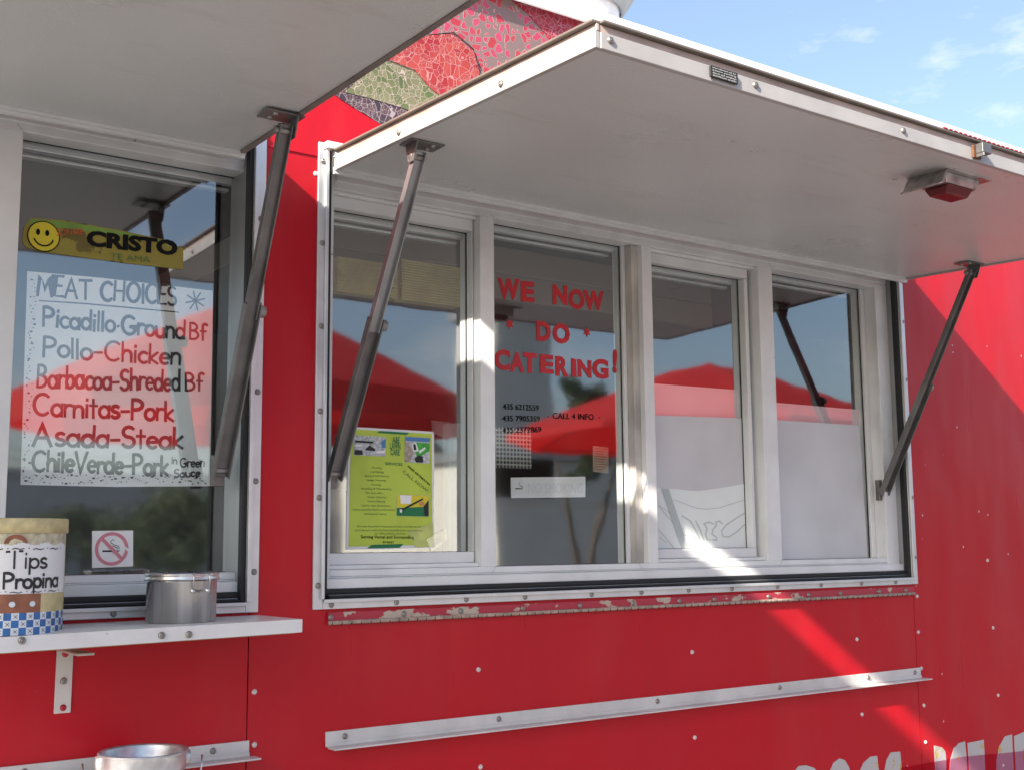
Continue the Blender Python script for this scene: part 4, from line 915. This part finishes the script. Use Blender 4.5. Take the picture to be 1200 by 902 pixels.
mb = MB(); pts_ = [(a_+.2*math.cos(R(t_)), .1465+.0145*math.sin(R(t_))) for t_ in range(0, 181, 12)]
vs_ = [cyl(TR+.0010, p[0], p[1]) for p in pts_]; mb.face(vs_); mb.build('printed_arch', M['tinbrown'], tin)
mb = MB()
for cx_ in (.0, .35):
    mb.face([cyl(TR+.0011, af+.1+cx_+.055*math.cos(R(t_)), .052+.0045*math.sin(R(t_))) for t_ in range(0, 360, 30)])
mb.build('printed_spots', M['tinwhite'], tin)

cc = Vector((.781, -.10, sz(.78, -.1)+.0005)); CR, CH = .0605, .086
can = empty('steel_canister', cc, 'round stainless steel canister with wire clasp beside the tip tin', 'canister')
mb = MB(); mb.lathe([(0, 0), (CR-.003, 0), (CR, .003), (CR, .072), (CR+.001, .073), (CR-.004, .0735), (CR-.004, .01), (0, .01)], cc, 64); mb.build('canister_body', M['steel'], can)
mb = MB(); mb.lathe([(CR-.002, .0745), (CR+.0045, .0745), (CR+.005, .077), (CR+.002, .080), (CR+.004, .083), (CR+.004, .086), (CR-.004, .0875), (CR-.012, .083), (0, .083)], cc, 64); mb.build('canister_lid', M['steel'], can)
ac = math.atan2(CAM.y-cc.y, CAM.x-cc.x)
cyc = lambda rd, ang, z: cc+Vector((rd*math.cos(ang), rd*math.sin(ang), z))
mb = MB()
for s_ in (.30, .78):
    mb.tube([cyc(CR+.004, ac+s_, .088), cyc(CR+.007, ac+s_, .078), cyc(CR+.005, ac+s_, .058)], .0012, 6)
    mb.lathe([(0, .006), (.004, .006), (.004, -.001)], cyc(CR, ac+s_, .056), 10, Vector((math.cos(ac+s_), math.sin(ac+s_), 0)))
mb.tube([cyc(CR+.004, ac+.30+k*.06, .056-.004*math.sin(k*math.pi/8)) for k in range(9)], .0012, 6)
mb.build('wire_clasp', M['steel'], can)

# galvanised bucket on the lower ledge
bc = at(168.5, 872, -.13); BZ = bc.z-.165
mb = MB(); mb.hexa([(-.2, -.24, BZ-.03), (.935, -.24, BZ-.03), (.935, -.002, BZ-.03), (-.2, -.002, BZ-.03)], [(-.2, -.24, BZ-.002), (.935, -.24, BZ-.002), (.935, -.002, BZ-.002), (-.2, -.002, BZ-.002)]); mb.build('lower_shelf', M['shelf'], truck, .003)
bk = empty('galvanised_bucket', (bc.x, bc.y, BZ), 'small galvanised metal bucket with wire handle below the shelf', 'bucket')
o_ = Vector((bc.x, bc.y, BZ)); br_ = .079
mb = MB(); mb.lathe([(0, .0), (.055, .0), (.057, .004), (.066, .08), (.0675, .083), (.068, .086), (.0745, .135), (.0760, .138), (.0765, .142), (br_-.002, .163), (br_+.0015, .165), (br_, .168), (br_-.003, .166), (br_-.004, .163), (.058, .01), (0, .008)], o_, 64); mb.build('bucket_body', M['galv'], bk)
mb = MB()
for s_ in (R(-12), R(168)):
    p = o_+Vector((.079*math.cos(s_), .079*math.sin(s_), .15)); ax = Vector((math.cos(s_), math.sin(s_), 0))
    mb.lathe([(0, .005), (.013, .004), (.015, -.006)], p, 16, ax)
mb.build('bucket_ear', M['galv'], bk)
e1 = o_+Vector((.083*math.cos(R(-12)), .083*math.sin(R(-12)), .152)); e2 = o_+Vector((.083*math.cos(R(168)), .083*math.sin(R(168)), .152))
dr = Vector((math.sin(R(-12)), -math.cos(R(-12)), 0)); pts_ = []
for k in range(21):
    t_ = math.pi*k/20; b_ = e1.lerp(e2, (1-math.cos(t_))/2); ou = (e1-e2).normalized()*.022*math.cos(t_)
    pts_.append(b_+ou+(dr*.05+Vector((0, 0, -.105)))*math.sin(t_))
mb = MB(); mb.tube(pts_, .0016, 8); mb.build('bucket_handle', M['steel'], bk)
bk.scale = (.93, .93, .93)

# ================================================================== ACROSS THE LOT (what the glass mirrors)
RED = cloth_mat('red_umbrella_fabric', (.72, .06, .065), .6, (.92, .11, .11))
def umbrella(c, rad, zr, za, rot, val, label):
    t = empty('patio_umbrella', (c[0], c[1], 0), label, 'umbrella', 'red patio umbrellas facing the truck')
    mb = MB(); n = 8; apex = Vector((c[0], c[1], za)); ring = []
    P = lambda k, r_, dz=0: Vector((c[0]+r_*math.cos(2*math.pi*k/n+rot), c[1]+r_*math.sin(2*math.pi*k/n+rot), dz))
    st = 6
    for k in range(n):
        for i in range(st):
            r0, r1 = rad*i/st, rad*(i+1)/st
            zz = lambda q: za-(za-zr)*((q/rad)**1.15)
            a, b, c1, d = P(k, r0, zz(r0)), P(k+1, r0, zz(r0)), P(k+1, r1, zz(r1)), P(k, r1, zz(r1))
            f = mb.face([a, d, c1] if i == 0 else [a, d, c1, b])
        a, b = P(k, rad, zr), P(k+1, rad, zr); mb.face([a, b, b*1-Vector((0, 0, val)), a-Vector((0, 0, val))])
    bmesh.ops.remove_doubles(mb.bm, verts=mb.bm.verts, dist=1e-4)
    o = mb.build('canopy', RED, t); sd = o.modifiers.new('solid', 'SOLIDIFY'); sd.thickness = .003
    mb = MB(); mb.tube([(c[0], c[1], .05), (c[0], c[1], za-.01)], .019, 12); mb.build('pole', M['strut'], t)
    mb = MB(); mb.lathe([(0, .1), (.05, .1), (.06, .06), (.26, .05), (.28, 0), (0, 0)], (c[0], c[1], 0), 24); mb.build('umbrella_base', M['black'], t)
    mb = MB(); mb.lathe([(0, .74), (.5, .74), (.5, .71), (.03, .70)], (c[0], c[1], 0), 32); mb.build('umbrella_table', M['white'], t, .004)
    for k in range(n):
        mb = MB(); mb.tube([P(k, .03, za-.02), P(k, rad, zr-.012)], .007, 6); mb.build('rib', M['strut'], t)
c1 = atm(290, 452, 4.6); a1 = atm(315, 352, 4.6); r1 = atm(535, 500, 4.6)
umbrella((c1.x, c1.y), abs(r1.x-c1.x)*.92, r1.z+.06, a1.z, .2, .16, 'red patio umbrella on the left of the two, mirrored in the left window')
c2 = atm(830, 470, 5.6); a2 = atm(830, 424, 5.6); r2 = atm(592, 497, 5.6)
umbrella((c2.x, c2.y), abs(c2.x-r2.x)*.82, r2.z, a2.z, .45, .05, 'red patio umbrella on the right of the two, mirrored beside the catering letters')

LEAF = [mat('leaf_green_dark', (.028, .05, .02), .7), mat('leaf_green_mid', (.05, .085, .028), .7), mat('leaf_green_light', (.085, .115, .045), .7)]
BARK = mat('tree_bark', (.13, .10, .075), .9, var=.3, vscale=20)
def tree(x, y, h, rad, nleaf, label, fork=False, z0=.28, ls=.16):
    t = empty('tree', (x, y, 0), label, 'tree', 'trees across the lot')
    mb = MB(); tips = []
    base = Vector((x, y, 0))
    if fork:
        for s_ in (-1, 1): mb.tube([base+Vector((s_*.02, 0, 0)), base+Vector((s_*.03, 0, .9)), base+Vector((s_*.28, .05, 1.9)), base+Vector((s_*.55, .1, h*.7))], [.07, .06, .045, .02], 8); tips.append(base+Vector((s_*.5, .1, h*.68)))
    else:
        mb.tube([base, base+Vector((.05, 0, h*.3)), base+Vector((-.05, .05, h*.6)), base+Vector((0, 0, h*.9))], [h*.035, h*.027, h*.018, h*.006], 10)
        for k in range(7):
            a_ = k*2.4; zz = h*(.32+.07*k); e_ = base+Vector((math.cos(a_)*rad*.6, math.sin(a_)*rad*.6, zz+h*.12)); mb.tube([base+Vector((0, 0, zz)), e_], [h*.012, h*.004], 6); tips.append(e_)
    mb.build('trunk', BARK, t)
    cl = []
    for k in range(26):
        a_ = random.uniform(0, 6.28); zz = z0+(1-z0)*random.random()**.8; rr_ = rad*random.uniform(.3, 1)*(1-.62*max(0, zz-.5)*2*.8)
        cl.append((base+Vector((math.cos(a_)*rr_, math.sin(a_)*rr_, h*zz)), rad*random.uniform(.22, .42), random.randrange(3)))
    mb = MB()
    for k in range(nleaf):
        c, r_, mi = random.choice(cl); d = Vector((random.gauss(0, 1), random.gauss(0, 1), random.gauss(0, .8))).normalized()*r_*random.random()**.4
        p = c+d; u = Vector((random.gauss(0, 1), random.gauss(0, 1), random.gauss(0, 1))).normalized(); v = u.orthogonal().normalized(); s_ = ls*random.uniform(.5, 1.1)
        mb.face([p-u*s_, p+v*s_*.5, p+u*s_, p-v*s_*.5], mi if random.random() < .8 else random.randrange(3))
    mb.build('crown', LEAF, t)
def tree_at(px_, py_, dist, rad, n, label, **kw):
    p = atm(px_, py_, dist); tree(p.x, p.y, p.z, rad, n, label, **kw)
p = atm(682, 446, 10.5); tree(p.x, p.y, p.z, .42, 3000, 'young fork trunked tree behind the umbrella mirrored among the catering letters', fork=True, z0=.60, ls=.045)
tree_at(225, 585, 34, 2.2, 6000, 'bushy tree across the road mirrored under the meat poster', ls=.11)
tree_at(185, 612, 36, 2.4, 6000, 'low dark tree by the road mirrored left of the canister', ls=.11)
tree_at(95, 605, 40, 2.0, 5000, 'roadside tree mirrored beside the tip tin', ls=.11)

def building(x0, x1, y, h, dep, m_, label, nwin):
    t = empty('building', ((x0+x1)/2, y, 0), label, 'building')
    mb = MB(); mb.box(x0, x1, y-dep, y, 0, h); mb.build('wall', m_, t)
    mb = MB(); mb.box(x0-.2, x1+.2, y-dep-.2, y+.2, h+.002, h+.25); mb.build('roof', M['jamb'], t)
    for k in range(nwin):
        cx_ = x0+(x1-x0)*(k+.5)/nwin; mb = MB(); mb.box(cx_-.6, cx_+.6, y+.002, y+.06, 1.0, 2.3); wf = mb.build('window', M['white'], t)
        mb = MB(); mb.box(cx_-.52, cx_+.52, y+.061, y+.07, 1.08, 2.22); mb.build('pane', M['black'], wf)
p, q = atm(560, 500, 22), atm(648, 500, 22)
building(p.x+.45, q.x, p.y, 7.2, 1.6, mat('pale_render', (.70, .69, .64), .8, var=.12, vscale=1.2), 'tall pale building across the lot mirrored behind the phone numbers', 0)
p, q = atm(650, 500, 22), atm(760, 500, 22)
building(q.x-5.2, q.x+9, p.y, 3.6, 8, mat('cream_stucco', (.76, .74, .66), .8, var=.08), 'long low cream building across the lot behind the umbrellas', 0)
p = atm(60, 640, 46); building(p.x-22, p.x+12, p.y, 4.2, 9, mat('grey_block', (.50, .50, .51), .8, var=.12), 'grey block building across the road', 7)
p = atm(690, 585, 13.5); q = atm(735, 585, 13.5)
mb = MB(); mb.box(p.x-1.9, q.x+3.5, p.y-.2, p.y, 0, p.z-.08); mb.box(p.x-1.95, q.x+3.55, p.y-.24, p.y+.04, p.z-.078, p.z)
tag(mb.build('garden_wall', mat('white_rendered_wall', (.74, .71, .64), .8, var=.08, vscale=2)), 'low white rendered wall beyond the umbrellas beside the forked tree', 'wall')
# utility poles with sagging wires
pp = []
for i, (px_, py_) in enumerate(((-60, 540), (330, 520))):
    p = atm(px_, py_, 24); t = empty('utility_pole', (p.x, p.y, 0), ('wooden utility pole at the left end of the roadside wires', 'wooden utility pole at the right end of the roadside wires')[i], 'utility pole', 'utility poles by the road')
    mb = MB(); mb.tube([(p.x, p.y, 0), (p.x, p.y, 6.6)], [.15, .11], 12); mb.build('pole', BARK, t)
    mb = MB(); mb.box(p.x-.06, p.x+.06, p.y-.9, p.y+.9, 6.0, 6.12); mb.build('crossarm', BARK, t); pp.append(p)
wi = empty('overhead_wires', ((pp[0].x+pp[1].x)/2, pp[0].y, 4), 'sagging black overhead wires strung between the utility poles', 'wires')
for j, (dy, z0, z1, sag) in enumerate(((-.7, 4.1, 4.9, 1.0), (0., 3.7, 4.7, .95), (.7, 4.5, 5.6, .8))):
    mb = MB(); mb.tube([(pp[0].x+(pp[1].x-pp[0].x)*k/16, pp[0].y+(pp[1].y-pp[0].y)*k/16+dy, z0+(z1-z0)*k/16-sag*4*(k/16)*(1-k/16)) for k in range(17)], .012, 6); mb.build('wire', M['black'], wi)
